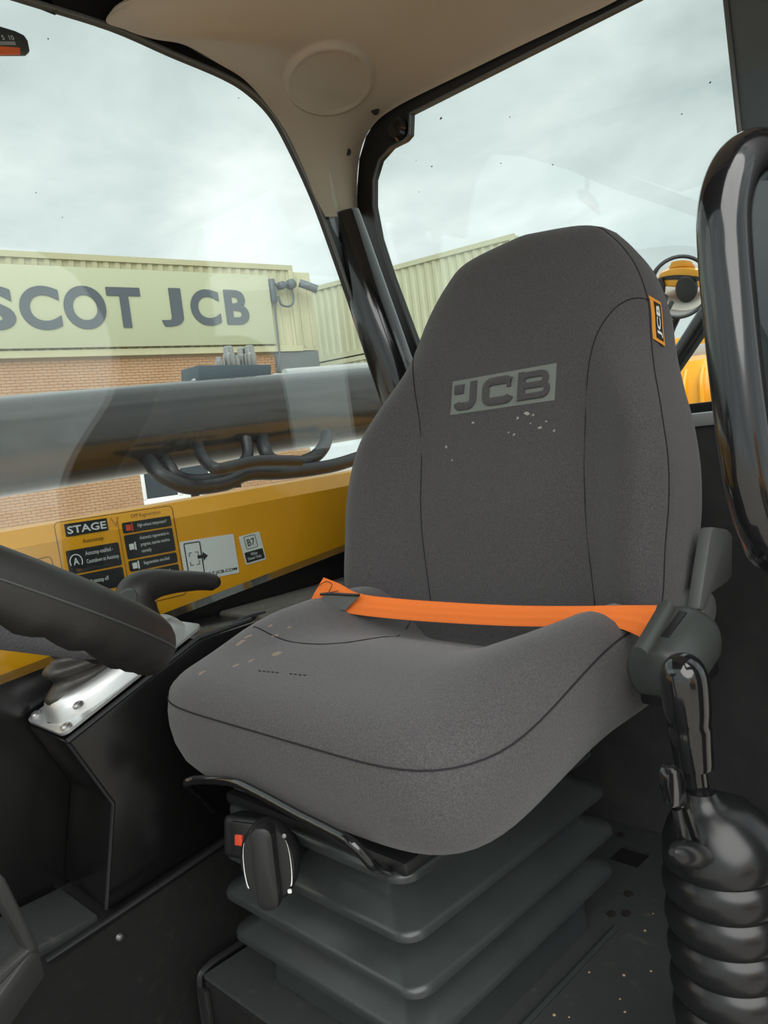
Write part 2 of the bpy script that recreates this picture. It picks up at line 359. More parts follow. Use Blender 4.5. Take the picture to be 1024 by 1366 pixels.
# decals: local frame with x to the rear, y up, facing the cab
DM = frame((0, CY - 0.0012, 0), (1, 0, 0), (0, 0, 1))
def P2(p): return (p[0], p[2])
def quad_frame(p00, p10, p01):
    """2D frame from lower-left, lower-right, upper-left (x,z) points on the decal plane; returns Matrix whose unit square is that parallelogram"""
    o = Vector((p00[0], CY - 0.0012, p00[2])); a = Vector((p10[0] - p00[0], 0, p10[2] - p00[2])); c = Vector((p01[0] - p00[0], 0, p01[2] - p00[2]))
    return o, a, c
class Decal:
    def __init__(s, parent, p00, p10, p01): s.o, s.a, s.c = quad_frame(p00, p10, p01); s.par = parent; s.lv = 0
    def pt(s, u, v, l=0): return s.o + s.a * u + s.c * v + Vector((0, -0.0006 * l, 0))
    def rect(s, name, m, u0, v0, u1, v1, l=0, r=0.0, par=None):
        W = s.a.length; H = s.c.length
        hx, hy = (u1 - u0) * W / 2, (v1 - v0) * H / 2
        pts = rrect(hx, hy, max(r, 1e-4), 4)
        poly = [s.pt((u0 + u1) / 2 + x / W, (v0 + v1) / 2 + y / H, l) for x, y in pts]
        b = MB(); b.prism(poly, (0, -0.0006, 0)); return b.build(name, m, par or s.par)
    def outline(s, name, m, u0, v0, u1, v1, l=0, r=0.004, w=0.0012, par=None):
        W = s.a.length; H = s.c.length
        hx, hy = (u1 - u0) * W / 2, (v1 - v0) * H / 2
        A = rrect(hx, hy, r, 5); B = rrect(hx - w, hy - w, max(r - w, 2e-4), 5)
        f = lambda q: [s.pt((u0 + u1) / 2 + x / W, (v0 + v1) / 2 + y / H, l) for x, y in q]
        A, B = f(A), f(B); A.append(A[0]); B.append(B[0])
        b = MB(); b.band(A, B, (0, -0.0005, 0)); return b.build(name, m, par or s.par)
    def line(s, name, m, pts, w, l=0, par=None):
        b = MB(); b.tube([s.pt(u, v, l) for u, v in pts], w, 6); return b.build(name, m, par or s.par)
    def text(s, name, m, body, u, v, h, w=None, l=1, bold=0.0, par=None):
        vs, fs, W, H = text_geo(body, bold, 2); sy = h / H; sx = (w / W) if w else sy * s.c.length / s.a.length
        b = MB(); b.add([s.pt(u + x * sx, v + y * sy, l + 1) for x, y in vs], fs); return b.build(name, m, par or s.par)
# STAGE V panel: measured corners on the cover
d = Decal(t, (0.5362, 1.2988, -0.2246), (0.7565, 1.2988, -0.2268), (0.5319, 1.2988, -0.0658))
pn = d.outline('stage_decal', M_BLKPR, 0, -0.06, 1.0, 1.0, 0, 0.008, 0.0011); pn['label'] = 'decal panel outlined in black with heading and stop-start notes'
d.line('divider', M_BLKPR, [(0.50, -0.05), (0.50, 0.95)], 0.0005, 1, pn)
hb = d.rect('heading_box', M_BLKPR, 0.075, 0.83, 0.415, 0.965, 1, 0.001, pn)
d.text('heading', M_WHITE, 'STAGE', 0.09, 0.855, 0.082, 0.31, 2, 0.02, pn)
d.text('numeral', mat('gold_print', (0.62, 0.26, 0.03), 0.5), 'V', 0.44, 0.85, 0.11, 0.075, 2, 0, pn)
d.text('subheading', M_BLKPR, 'Autostop', 0.19, 0.725, 0.055, 0.17, 1, 0, pn)
for v0, v1, tx in ((0.43, 0.685, ('Autostop enabled -', 'Countdown to Autostop')), (0.20, 0.41, ('Autostop off',))):
    d.rect('note_box', M_BLKPR, 0.05, v0, 0.475, v1, 1, 0.003, pn)
    b = MB(); b.tube([d.pt(0.115 + 0.048 * math.cos(a_ * 0.3), (v0 + v1) / 2 + 0.075 * math.sin(a_ * 0.3), 3) for a_ in range(-2, 13)], 0.0009, 6); b.build('stop_icon', M_WHITE, pn)
    d.text('icon_letter', M_WHITE, 'A', 0.092, (v0 + v1) / 2 - 0.035, 0.075, 0.045, 2, 0.02, pn)
    for i, s_ in enumerate(tx):
        d.text('note_text', M_WHITE, s_, 0.195, v1 - 0.095 - 0.088 * i if len(tx) > 1 else (v0 + v1) / 2 - 0.02, 0.058, 0.0125 * len(s_), 2, 0.004, pn)
d.text('footer_text', M_BLKPR, 'to restart engine', 0.19, 0.10, 0.048, 0.25, 1, 0, pn)
d.text('right_heading', M_BLKPR, 'DPF Regeneration', 0.62, 0.91, 0.055, 0.26, 1, 0, pn)
for v0, v1, tx in ((0.765, 0.885, ('High exhaust temperature*',)), (0.475, 0.745, ('Automatic regeneration in', 'progress, operate machine', 'normally')), (0.335, 0.455, ('Regeneration cancelled',)), (0.13, 0.315, ('Regeneration required', 'refer to section*')), (0.0, 0.11, ('Regeneration active',))):
    d.rect('note_box', M_BLKPR, 0.53, v0, 0.965, v1, 1, 0.003, pn)
    mid = (v0 + v1) / 2
    ic = M_RED if v0 > 0.7 or 0.1 < v0 < 0.2 else M_WHITE
    d.rect('note_icon', ic, 0.56, mid - 0.035, 0.60, mid + 0.03, 2, 0.0008, pn); d.rect('note_icon', ic, 0.607, mid - 0.045, 0.618, mid + 0.045, 2, 0.0003, pn)
    for i, s_ in enumerate(tx):
        d.text('note_text', M_WHITE, s_, 0.66, mid - 0.022 + (len(tx) - 1) * 0.036 - 0.075 * i, 0.05, 0.0105 * len(s_), 2, 0.004, pn)
# small outlined panel further forward
d2 = Decal(t, (0.5112, 1.2988, -0.1908), (0.5301, 1.2988, -0.1900), (0.5001, 1.2988, -0.1200))
d2.outline('small_decal', M_BLKPR, -2.2, 0, 1.0, 1.0, 0, 0.006, 0.001)
# white sticker with phone pictogram
d3 = Decal(t, (0.7583, 1.2988, -0.2158), (0.8780, 1.2988, -0.2201), (0.7565, 1.2988, -0.1375))
st = d3.rect('scan_sticker', M_WHITE, 0, 0, 1, 1, 0, 0.003); st['label'] = 'white sticker with a phone pictogram and web address'
d3.outline('phone_outline', M_BLKPR, 0.06, 0.06, 0.36, 0.95, 1, 0.003, 0.0022, st)
d3.rect('phone_foot', M_BLKPR, 0.08, 0.08, 0.35, 0.20, 2, 0.001, st)
for (u, v, su, sv) in ((0.13, 0.40, 1, 1), (0.29, 0.40, -1, 1), (0.13, 0.70, 1, -1), (0.29, 0.70, -1, -1)):
    d3.line('scan_bracket', M_BLKPR, [(u, v + 0.09 * sv), (u, v), (u + 0.05 * su, v)], 0.0008, 2, st)
b = MB(); b.prism([d3.pt(*q, 2) for q in ((0.27, 0.53), (0.37, 0.53), (0.37, 0.46), (0.46, 0.57), (0.37, 0.68), (0.37, 0.61), (0.27, 0.61))], (0, -0.0005, 0)); b.build('arrow', M_BLKPR, st)
d3.text('web_address', M_BLKPR, 'RT.JCB.COM', 0.42, 0.06, 0.10, 0.54, 2, 0.02, st)
# B7 sticker
d4 = Decal(t, (0.8961, 1.2988, -0.2086), (0.9468, 1.2988, -0.2062), (0.8876, 1.2988, -0.1498))
s4 = d4.rect('fuel_sticker', M_WHITE, 0, 0, 1, 1, 0, 0.003); s4['label'] = 'small white fuel grade sticker'
d4.rect('lower_box', M_BLKPR, 0.06, 0.06, 0.94, 0.42, 1, 0.002, s4)
d4.outline('grade_frame', M_BLKPR, 0.2, 0.50, 0.76, 0.95, 1, 0.003, 0.0011, s4)
d4.text('grade', M_BLKPR, 'B7', 0.30, 0.60, 0.24, 0.36, 2, 0.01, s4)
d4.text('grade_note', M_WHITE, 'White', 0.32, 0.265, 0.11, 0.32, 2, 0.01, s4); d4.text('grade_note', M_WHITE, 'Diesel Only', 0.14, 0.11, 0.12, 0.66, 2, 0.01, s4)

# boom lying alongside the cab
t = thing('telescopic_boom', 'dark glossy telescopic boom running past the side window', 'boom', (1.3, 2.15, -0.1))
A0, A1 = Vector((0.0, 2.2, 0.078)), Vector((3.4, 2.2, 0.210))
def boom_ring(x, hy=0.15, hz=0.130):
    f_ = (x - A0.x) / (A1.x - A0.x); c = A0.lerp(A1, f_); hz_ = hz + 0.009 * f_
    return [Vector((x, c.y + hy * (abs(math.cos(a)) ** 0.75) * (1 if math.cos(a) > 0 else -1), c.z + hz_ * (abs(math.sin(a)) ** 0.8) * (1 if math.sin(a) > 0 else -1))) for a in [2 * math.pi * k / 48 for k in range(48)]]
b = MB(); b.loft([boom_ring(x) for x in (-2.2, -1, 0, 0.5, 1, 1.5, 2, 2.6, 3.4)]); b.build('boom_tube', M_BOOM, t, angle=40)
b = MB(); b.loft([boom_ring(x, 0.165, 0.147) for x in (3.0, 3.06, 3.3, 3.36)]); b.build('collar', M_BOOM, t)
# valve block on the boom
t = thing('valve_block', 'dark grey valve block with silver solenoids on top of the boom', 'valve block', (1.6156, 2.2500, 0.2771))
p0, p1, p2, p3 = (1.4763, 2.2700, 0.2611), (1.7812, 2.2700, 0.2676), (1.4841, 2.2700, 0.3279), (1.7908, 2.2700, 0.3265)
b = MB(); b.prism([p0, p1, p3, p2], (0.0, 0.11, 0.0)); b.build('block_body', mat('slate_block', (0.075, 0.10, 0.115), 0.45), t, bevel=0.004)
for px_, w_, h_ in ((293, 0.013, 0.028), (307, 0.022, 0.066), (314, 0.016, 0.034), (325, 0.018, 0.062), (334, 0.022, 0.070)):
    q = {293: (1.5974, 2.3100, 0.3325), 307: (1.6410, 2.3100, 0.3319), 314: (1.6663, 2.3100, 0.3316), 325: (1.7172, 2.3400, 0.3355), 334: (1.7311, 2.3100, 0.3307)}[px_]
    b = MB(); b.lathe([(w_ * 0.9, -0.006), (w_, 0.0), (w_, h_ * 0.55), (w_ * 0.8, h_ * 0.6), (w_ * 0.8, h_ * 0.92), (w_ * 0.5, h_)], Matrix.Translation(q), 16); b.build('solenoid', M_STEEL, t)
b = MB(); b.tube(catmull([(1.5062, 2.3000, 0.2743), (1.4883, 2.3000, 0.2723), (1.4566, 2.3000, 0.2558), (1.4187, 2.3000, 0.2324)], 5), [0.022, 0.019, 0.013, 0.013]); b.build('elbow_fitting', M_PIPE, t)
b = MB(); b.box(Vector((1.8107, 2.3000, 0.2656)) + Vector((0, -0.02, -0.02)), Vector((1.8624, 2.3000, 0.2834)) + Vector((0, 0.02, 0.012)), None, 0.004); b.build('pipe_bracket', M_WHITE, t)
for i, (y0, y1, r) in enumerate(((503, 493, 0.016), (497, 488, 0.02))):
    a_ = {0: ((1.8721, 2.3400, 0.2805), (2.0909, 2.3400, 0.2924), (2.4786, 2.3400, 0.3094)), 1: ((1.9364, 2.3800, 0.3045), (2.1698, 2.3800, 0.3145), (2.5237, 2.3800, 0.3309))}[i]
    b = MB(); b.tube(catmull(a_, 6), r); tag(b.build('steel_pipe', M_PIPE), ('pale steel pipe running along the boom, lower of two', 'pale steel pipe running along the boom, upper of two')[i], 'pipe', 'pale pipes along the boom')
# hoses between boom and cover
HS = ((((1.1960, 2.1800, 0.0640), (1.1205, 2.0000, 0.0020), (1.1309, 1.9500, -0.0313), (1.1855, 1.9300, -0.0598), (1.2976, 1.9300, -0.0628), (1.3805, 1.9300, -0.0436), (1.5206, 1.9300, -0.0545), (1.7078, 1.9300, -0.0555), (1.8661, 1.9500, -0.0398)), 0.022, 'thick black hose hanging lowest under the boom'),
      (((1.2515, 2.1800, 0.0637), (1.1899, 2.0400, 0.0101), (1.1965, 2.0000, -0.0299), (1.2818, 2.0000, -0.0464), (1.3924, 2.0000, -0.0226), (1.4538, 2.0200, 0.0097), (1.4785, 2.0500, 0.0641)), 0.018, 'black hose bending up into the boom near the valve block'),
      (((1.3698, 2.1600, 0.0824), (1.2477, 1.9500, 0.0198), (1.2281, 1.8600, -0.0160), (1.2831, 1.8600, -0.0155), (1.3755, 1.8600, -0.0099), (1.5281, 1.8600, -0.0251)), 0.017, 'black hose tucked close beneath the boom'),
      (((1.6250, 2.1600, 0.1002), (1.5214, 2.0200, 0.0318), (1.5212, 1.9900, -0.0108), (1.5944, 1.9800, -0.0332), (1.6853, 1.9800, -0.0202), (1.7543, 2.0000, 0.0125), (1.8182, 2.0500, 0.0501)), 0.022, 'black hose looping beneath the boom beside the backrest'))
for pts, r, lab in HS:
    b = MB(); b.tube(catmull(pts, 6), r, 12); tag(b.build('hydraulic_hose', M_HOSE), lab, 'hose', 'hoses under the boom')
for q in ((1.1947, 1.9300, -0.0779), (1.3389, 1.9300, -0.0677)):
    b = MB(); b.lathe([(0.004, -0.012), (0.012, -0.012), (0.012, 0.012), (0.004, 0.012)], Matrix.Translation(q), 12)
    tag(b.build('hose_clip_bolt', M_BLKPL), 'small dark clip bolt under the lowest boom hose, ' + ('farther from' if q[0] < 1.2 else 'nearer to') + ' the backrest', 'bolt', 'hose clip bolts')

# things behind the rear window
t = thing('rear_view_mirror', 'round rear-view mirror behind the seat, showing tan ground and orange', 'mirror', (2.7000, 1.1608, 0.4062))
mc = Vector((2.7000, 1.1582, 0.4056)); md = (Vector((0, 0, 0)) - mc).normalized()
mn = (md + Vector((-0.60, -0.78, -0.20)).normalized()).normalized()
MM = frame(mc, Vector((0, 0, 1)).cross(mn), Vector((0, 0, 1)) - mn * mn.z)
b = MB(); b.lathe([(0.098 * math.sin(a * 0.157) + 0.0005, 0.005 * math.cos(a * 0.157)) for a in range(0, 11)], MM, 40); b.build('mirror_glass', M_MIRROR, t, angle=60)
b = MB(); b.tube([MM @ Vector((0.100 * math.cos(2 * math.pi * k / 40), 0.100 * math.sin(2 * math.pi * k / 40), 0)) for k in range(40)], 0.0065, 10, closed=True); b.build('rim', M_BLKPL, t)
b = MB(); b.lathe([(0.098, -0.004), (0.085, -0.03), (0.03, -0.045), (0.005, -0.045)], MM, 32); b.build('back_shell', M_BLKPL, t)
b = MB(); b.tube([(2.7600, 1.1851, 0.3400), (2.8000, 1.2375, 0.2883), (2.8200, 1.2906, 0.2064), (2.82, 1.40, -0.064)], 0.013, 10); b.build('stay', M_BLKPL, t)
t = thing('folding_strut', 'black diagonal strut in front of the yellow hood behind the seat', 'strut', (2.4500, 1.0189, 0.2198))
b = MB(); b.tube([(2.50, 1.36, -0.064), (2.4600, 1.1333, 0.0977), (2.4500, 0.9500, 0.3035)], 0.026, 12, flat=(1.0, 0.8)); b.build('strut_bar', M_GLOSS, t)
b = MB(); b.tube([(2.5000, 1.1189, 0.0995), (2.5000, 0.9581, 0.2801)], 0.012, 10); b.build('strut_rail', M_DKGRY, t)
# yellow machine parked behind
t = thing('yellow_machine', 'yellow grooved rear hood seen between the backrest and the handle', 'machine', (4.1, 1.9, -1.2))
hr = []
for zf, ins in ((-1.2, 0.0), (0.02, 0.0), (0.14, 0.02), (0.20, 0.06), (0.225, 0.14)):
    hr.append([Vector((4.1 + x, 1.80 + y, zf)) for x, y in rrect(0.62 - ins, 0.50 - ins, 0.16 - ins * 0.6, 6)])
b = MB(); b.loft(hr); b.build('hood_shell', M_YEL, t)
for i in range(6):
    yy = 1.36 + i * 0.075
    b = MB(); b.tube(catmull([(3.476, yy, -0.4), (3.474, yy, -0.05), (3.482, yy, 0.09), (3.52, yy, 0.16)], 4), 0.012, 8); b.build('groove_rib', M_YEL, t)
b = MB(); b.box((3.95, 1.25, 0.225), (4.7, 2.35, 0.30), None, 0.02); b.build('top_ledge', M_PIPE, t)
b = MB(); b.box((4.05, 1.2, 0.30), (4.75, 2.4, 0.36), None, 0.02); b.build('yellow_lid', M_YEL, t)
# rear deck below the rear window
b = MB(); b.box((1.42, 0.3, -1.2), (3.0, 1.28, -0.065), None, 0.02); b.box((2.44, 1.2, -1.2), (3.0, 1.62, -0.065), None, 0.02); tag(b.build('rear_deck', M_PAINT), 'black deck behind the rear window sill', 'deck')

# things to the left of the machine that the glass reflects
t = thing('telehandler', 'yellow machine parked on the open side of the cab, seen in the round mirror', 'machine', (-2.7, -6.2, GZ))
b = MB(); b.box((-4.2, -7.2, -1.3), (-1.3, -5.3, -0.3), None, 0.15, 4); b.build('chassis', M_YEL, t)
b = MB(); b.box((-3.4, -6.9, -0.3), (-2.1, -5.6, 0.75), None, 0.12, 4); b.build('cab_shell', M_YEL, t)
b = MB(); b.box((-4.22, -7.21, -0.95), (-1.28, -5.27, -0.72), None, 0.02); b.build('stripe', M_HOSE, t)
for x in (-3.7, -1.8):
    for y in (-5.22, -7.3):
        b = MB(); b.lathe([(0.2, -0.15), (0.52, -0.14), (0.58, -0.08), (0.58, 0.08), (0.52, 0.14), (0.2, 0.15)], Matrix.Translation((x, y, GZ + 0.585)) @ Matrix.Rotation(math.radians(90), 4, 'X'), 28); b.build('wheel', M_HOSE, t)

# ================================================================== CAB SHELL
# floor
b = MB(); b.box((-0.75, 0.12, -0.98), (1.30, 1.25, -0.95)); struct(b.build('floor', M_PAINT), 'black cab floor')
# plinth the seat stands on
PZ = -0.70
t = thing('seat_plinth', 'black dusty sheet-metal plinth that the seat is bolted to', 'plinth', (0.8, 0.65, -0.95))
b = MB(); b.box((0.50, 0.20, -0.95), (1.17, 0.962, PZ - 0.006), None, 0.006); b.build('plinth_box', M_PAINT, t)
# top plate with a square hole (four pieces around the hole make one plate mesh)
hx0, hx1, hy0, hy1 = 1.055, 1.105, 0.595, 0.648
b = MB()
for lo, hi in (((0.502, 0.202, PZ - 0.006), (hx0, 0.96, PZ)), ((hx1, 0.202, PZ - 0.006), (1.165, 0.96, PZ)), ((hx0, 0.202, PZ - 0.006), (hx1, hy0, PZ)), ((hx0, hy1, PZ - 0.006), (hx1, 0.96, PZ))): b.box(lo, hi)
b.build('top_plate', M_PLATE, t)
b = MB(); b.box((hx0 + 0.001, hy0 + 0.001, PZ - 0.0058), (hx1 - 0.001, hy1 - 0.001, PZ - 0.0055)); b.build('hole_floor', mat('deep_black', (0.002, 0.002, 0.002), 0.9), t)
for q in ((0.9840, 0.5732, -0.6985), (0.9399, 0.5540, -0.6985), (0.9270, 0.5703, -0.6985), (1.1305, 0.6620, -0.6985)):
    b = MB(); b.lathe([(0.0005, 0), (0.0065, 0), (0.0065, 0.0012), (0.0005, 0.0016)], Matrix.Translation(q), 14); b.build('bolt_hole', mat('rusty_hole', (0.012, 0.009, 0.007), 0.9), t)
for k in range(26):
    x = random.uniform(0.60, 1.05); y = random.uniform(0.40, 0.545)
    s_ = random.uniform(0.0008, 0.0028)
    b = MB(); b.lathe([(s_ * 0.3, 0), (s_, 0.0002), (s_ * 0.7, s_ * 0.6), (s_ * 0.1, s_ * 0.8)], Matrix.Translation((x, y, PZ)), 6); b.build('grit', M_FOAM, t)
for lo, hi in (((0.492, 0.945, -0.95), (0.500, 0.968, -0.715)), ((0.488, 0.86, -0.95), (0.500, 0.925, -0.755)), ((0.492, 0.60, -0.95), (0.500, 0.855, -0.75))):
    b = MB(); b.box(lo, hi, None, 0.002); b.build('front_panel', M_PAINT, t)
for yy in (0.80, 0.745, 0.68):
    b = MB(); b.box((0.489, yy, -0.95), (0.493, yy + 0.006, -0.76), None, 0.001); b.build('panel_rib', M_DKGRY, t)
b = MB(); b.lathe([(0.004, 0), (0.013, 0), (0.013, 0.004), (0.009, 0.006), (0.004, 0.006)], frame((0.492, 0.722, -0.80), (0, 1, 0), (0, 0, 1)) @ Matrix.Rotation(math.pi, 4, 'X'), 16); b.build('grommet', M_BLKPL, t)
b = MB(); b.tube(catmull([(0.495, 0.962, -0.80), (0.497, 0.966, -0.72), (0.51, 0.966, -0.697), (0.58, 0.966, -0.694), (0.75, 0.966, -0.694)], 6), 0.0048, 8); b.build('welded_edge', M_BLKPL, t)
b = MB(); b.tube([(0.56, 0.549, PZ + 0.003), (0.90, 0.549, PZ + 0.003)], 0.004, 8); b.build('base_rail', M_RUB, t)

# right-hand wall below the window, with ledge
b = MB()
b.prism([(-0.75, 1.16, -0.95), (1.30, 1.16, -0.95), (1.30, 1.16, -0.178), (0.4, 1.16, -0.268), (-0.75, 1.16, -0.38)], (0, 0.05, 0)); struct(b.build('wall_right', M_CONS), 'black lower wall of the cab under the side window')
b = MB(); b.prism([(-0.2, 1.002, -0.95), (0.75, 1.002, -0.95), (0.75, 1.002, -0.545), (-0.2, 1.002, -0.665)], (0, 0.16, 0)); w_ = struct(b.build('trim_1', M_PAINT), 'black lower side panel with a raised edge strip')
b = MB(); b.tube([(0.316, 0.999, -0.588), (0.42, 0.999, -0.577), (0.72, 0.999, -0.540)], 0.004, 8); b.build('edge_strip', M_BLKPL, w_)
b = MB(); b.lathe([(0.0005, 0), (0.0055, 0), (0.004, 0.003), (0.0005, 0.004)], frame((0.412, 1.001, -0.610), (1, 0, 0), (0, 0, 1)), 12); b.build('screw', M_STEEL, w_)
b = MB(); b.box((0.26, 1.03, -0.60), (0.40, 1.15, -0.582), Matrix.Rotation(0.0, 4, 'Y'), 0.004); b.build('ledge_plate', M_PLATE, w_)
# rear bulkhead
b = MB(); b.prism([(1.17, 0.16, -0.95), (1.17, 0.16, -0.66), (1.262, 0.16, -0.12), (1.262, 0.16, -0.035), (1.34, 0.16, -0.035), (1.34, 0.16, -0.95)], (0, 1.04, 0)); struct(b.build('wall_rear', mat('dusty_bulkhead', (0.050, 0.052, 0.051), 0.5, noise=(14, (0.075, 0.076, 0.073), 0.45, 0.75))), 'black rear bulkhead behind the seat')
b = MB(); b.box((1.255, 0.30, -0.035), (1.36, 1.2, -0.012), None, 0.006); sil = struct(b.build('trim_2', mat('sill_sky_sheen', (0.36, 0.37, 0.37), 0.25)), 'glossy sill under the rear window, sky reflection painted pale grey')  # black gloss sill; its sky reflection is put into the pale base colour
b = MB(); b.box((1.30, 0.30, -0.012), (1.36, 1.2, 0.004), None, 0.003); b.build('sill_seal', M_BLKPL, sil)
# storage shelf between seat and side wall
b = MB(); b.box((0.726, 1.025, -0.95), (1.165, 1.155, -0.252), None, 0.006); tag(b.build('side_shelf', M_SHELF), 'dusty dark shelf between the seat and the side window', 'shelf')
b = MB(); b.tube(catmull([(0.6465, 1.0500, -0.2726), (0.6761, 1.0500, -0.2624), (0.7064, 1.0500, -0.2529), (0.7467, 1.0500, -0.2529)], 5), 0.0055, 8); tag(b.build('black_cable', M_BLKPL), 'black cable curving over the shelf beside the cushion', 'cable')

# ---- side window (right)
WY = 1.17
edge = [(0.5218, 1.1700, 0.7085), (0.5638, 1.1700, 0.7046), (0.6932, 1.1700, 0.7033), (0.7989, 1.1700, 0.6901), (0.9026, 1.1700, 0.6780), (0.9574, 1.1700, 0.6619), (1.0040, 1.1700, 0.6301), (1.0402, 1.1700, 0.5750), (1.0827, 1.1700, 0.4880), (1.1165, 1.1700, 0.3928), (1.1548, 1.1700, 0.2739), (1.1925, 1.1700, 0.1477), (1.2387, 1.1700, 0.0133), (1.2877, 1.1700, -0.1268)]
top_ext = [(-0.75, WY, 0.66), (-0.3, WY, 0.678), (0.2, WY, 0.688)]
E1 = catmull([Vector(p) for p in top_ext] + [Vector(p) for p in edge], 5)
wn = thing('window_1', '', None, (0.4, WY, -0.2)); del wn['label']; struct(wn, 'large side window with black rubber edge')
gl = [p.copy() for p in E1] + [Vector((1.26, WY, -0.182)), Vector((-0.75, WY, -0.384))]
b = MB(); b.prism([(-0.75, WY + 0.002, -0.384), (1.23, WY + 0.002, -0.186), (1.23, WY + 0.002, 0.0), (1.10, WY + 0.002, 0.74), (-0.75, WY + 0.002, 0.74)], (0, 0.005, 0)); b.build('glass_pane', M_GLASS, wn, angle=20)
def offset_curve(pts, dd, plane):
    out = []
    for i, p in enumerate(pts):
        d = dd(p) if callable(dd) else dd
        t_ = (pts[min(len(pts) - 1, i + 1)] - pts[max(0, i - 1)]).normalized(); out.append(p + plane.cross(t_).normalized() * d)
    return out
def fw_(p): return 0.052 - 0.034 * sm(0.70, 0.88, p.x) + 0.03 * (1 - sm(0.33, 0.44, p.z))
Eo = offset_curve(E1, fw_, Vector((0, -1, 0)))
if Eo[5].z < E1[5].z: Eo = offset_curve(E1, lambda p: -fw_(p), Vector((0, -1, 0)))
b = MB(); b.band(E1, Eo, (0, 0.012, 0)); b.build('rubber_frame', M_BLKPL, wn)
E1i = offset_curve(E1, 0.006, Vector((0, -1, 0)))
if E1i[5].z > E1[5].z: E1i = offset_curve(E1, -0.006, Vector((0, -1, 0)))
b = MB(); b.tube([p + Vector((0, -0.004, 0)) for p in E1], 0.0035, 6); b.build('edge_bead', M_GRYPL, wn)

# ---- rear window
RX = 1.27
ge = [(1.2700, 0.5705, 0.6449), (1.2700, 0.7852, 0.6463), (1.2700, 1.0595, 0.6481), (1.2700, 1.0676, 0.6100), (1.2700, 1.0832, 0.6035), (1.2700, 1.1217, 0.6032), (1.2700, 1.1571, 0.5891), (1.2700, 1.1806, 0.5564), (1.2700, 1.1895, 0.5043), (1.2700, 1.1829, 0.4348), (1.2700, 1.1622, 0.3555), (1.2700, 1.1225, 0.2323), (1.2700, 1.0776, 0.0967), (1.2700, 1.0353, -0.0325)]
oe = [(1.2700, 0.5971, 0.6606), (1.2700, 0.7985, 0.6685), (1.2700, 1.0610, 0.6779), (1.2700, 1.1139, 0.6770), (1.2700, 1.1359, 0.6761), (1.2700, 1.1592, 0.6694), (1.2700, 1.1899, 0.6496), (1.2700, 1.2174, 0.6120), (1.2700, 1.2341, 0.5572), (1.2700, 1.2476, 0.4809), (1.2700, 1.2313, 0.3553), (1.2700, 1.1881, 0.2250), (1.2700, 1.1397, 0.0808), (1.2700, 1.0943, -0.0438)]
ge = [Vector((RX, 0.18, 0.648))] + [Vector(p) for p in ge]; oe = [Vector((RX, 0.18, 0.675))] + [Vector(p) for p in oe]
wn2 = thing('window_2', '', None, (RX, 0.7, 0.0)); del wn2['label']; struct(wn2, 'rear window with black rubber seal')
b = MB(); b.band(ge, oe, (0.012, 0, 0)); b.build('rubber_seal', M_BLKPL, wn2, bevel=0.0)
b = MB(); b.box((RX + 0.004, 0.18, -0.01), (RX + 0.009, 1.19, 0.67)); b.build('glass_pane', M_GLASS, wn2)
b = MB(); b.tube([p + Vector((-0.003, 0, 0)) for p in ge], 0.003, 6); b.build('edge_bead', M_GRYPL, wn2)
b = MB(); b.lathe([(0.002, 0.016), (0.018, 0.014), (0.024, 0.006), (0.024, -0.004)], frame((1.2680, 1.0941, 0.6292), (0, -1, 0), (0, 0, 1)), 24); hk = b.build('latch_boss', M_GLOSS, wn2)
M_SPECK = mat('glass_dirt', (0.10, 0.09, 0.075), 0.9)
def speck(q, r, win, ax_):
    n_ = 7; b = MB(); pts = []
    for k in range(n_):
        a = 2 * math.pi * k / n_; rr = r * 0.7 * random.uniform(0.4, 1.0); u_ = Vector((1, 0, 0)) if ax_ == 'Y' else Vector((0, 1, 0))
        pts.append(Vector(q) + u_ * rr * math.cos(a) * 1.3 + Vector((0, 0, rr * math.sin(a))))
    b.prism(pts, (0, -0.0006, 0) if ax_ == 'Y' else (-0.0006, 0, 0)); b.build('dirt_speck', M_SPECK, win)
for q, r in (((1.2738, 0.9883, 0.6143), 0.0045), ((1.2738, 1.0237, 0.5344), 0.003), ((1.2738, 0.8606, 0.4871), 0.002), ((1.2738, 0.7534, 0.4496), 0.002), ((1.2738, 0.8311, 0.5599), 0.0018), ((1.2738, 0.5201, 0.4512), 0.0022), ((1.2738, 0.4735, 0.4801), 0.0025), ((1.2738, 1.0625, 0.5587), 0.0016), ((1.2738, 1.0638, 0.4968), 0.0018)): speck(q, r, wn2, 'X')
for q, r in (((0.8670, 1.1718, 0.6830), 0.0024), ((0.9279, 1.1718, 0.6469), 0.002), ((0.5838, 1.1718, 0.6577), 0.002), ((0.5643, 1.1718, 0.3938), 0.0015), ((0.6292, 1.1718, 0.0646), 0.0015), ((0.5299, 1.1718, 0.4255), 0.0013)): speck(q, r, wn, 'Y')
# corner pillar between the two windows
cen = [(1.1741, 1.1957, 0.4744), (1.1780, 1.1912, 0.4462), (1.1883, 1.1653, 0.3201), (1.2099, 1.1392, 0.1692), (1.2434, 1.1122, -0.0082), (1.2773, 1.0841, -0.1899)]
cen = [Vector(p) for p in cen]
t = thing('corner_pillar', '', None, (1.2, 1.2, -0.2)); del t['label']; struct(t, 'black corner pillar between side window and rear window')
b = MB(); b.tube(catmull(cen, 6), [0.040, 0.041, 0.044, 0.047, 0.05, 0.05], 24); b.build('pillar_tube', M_GLOSS, t, angle=60)
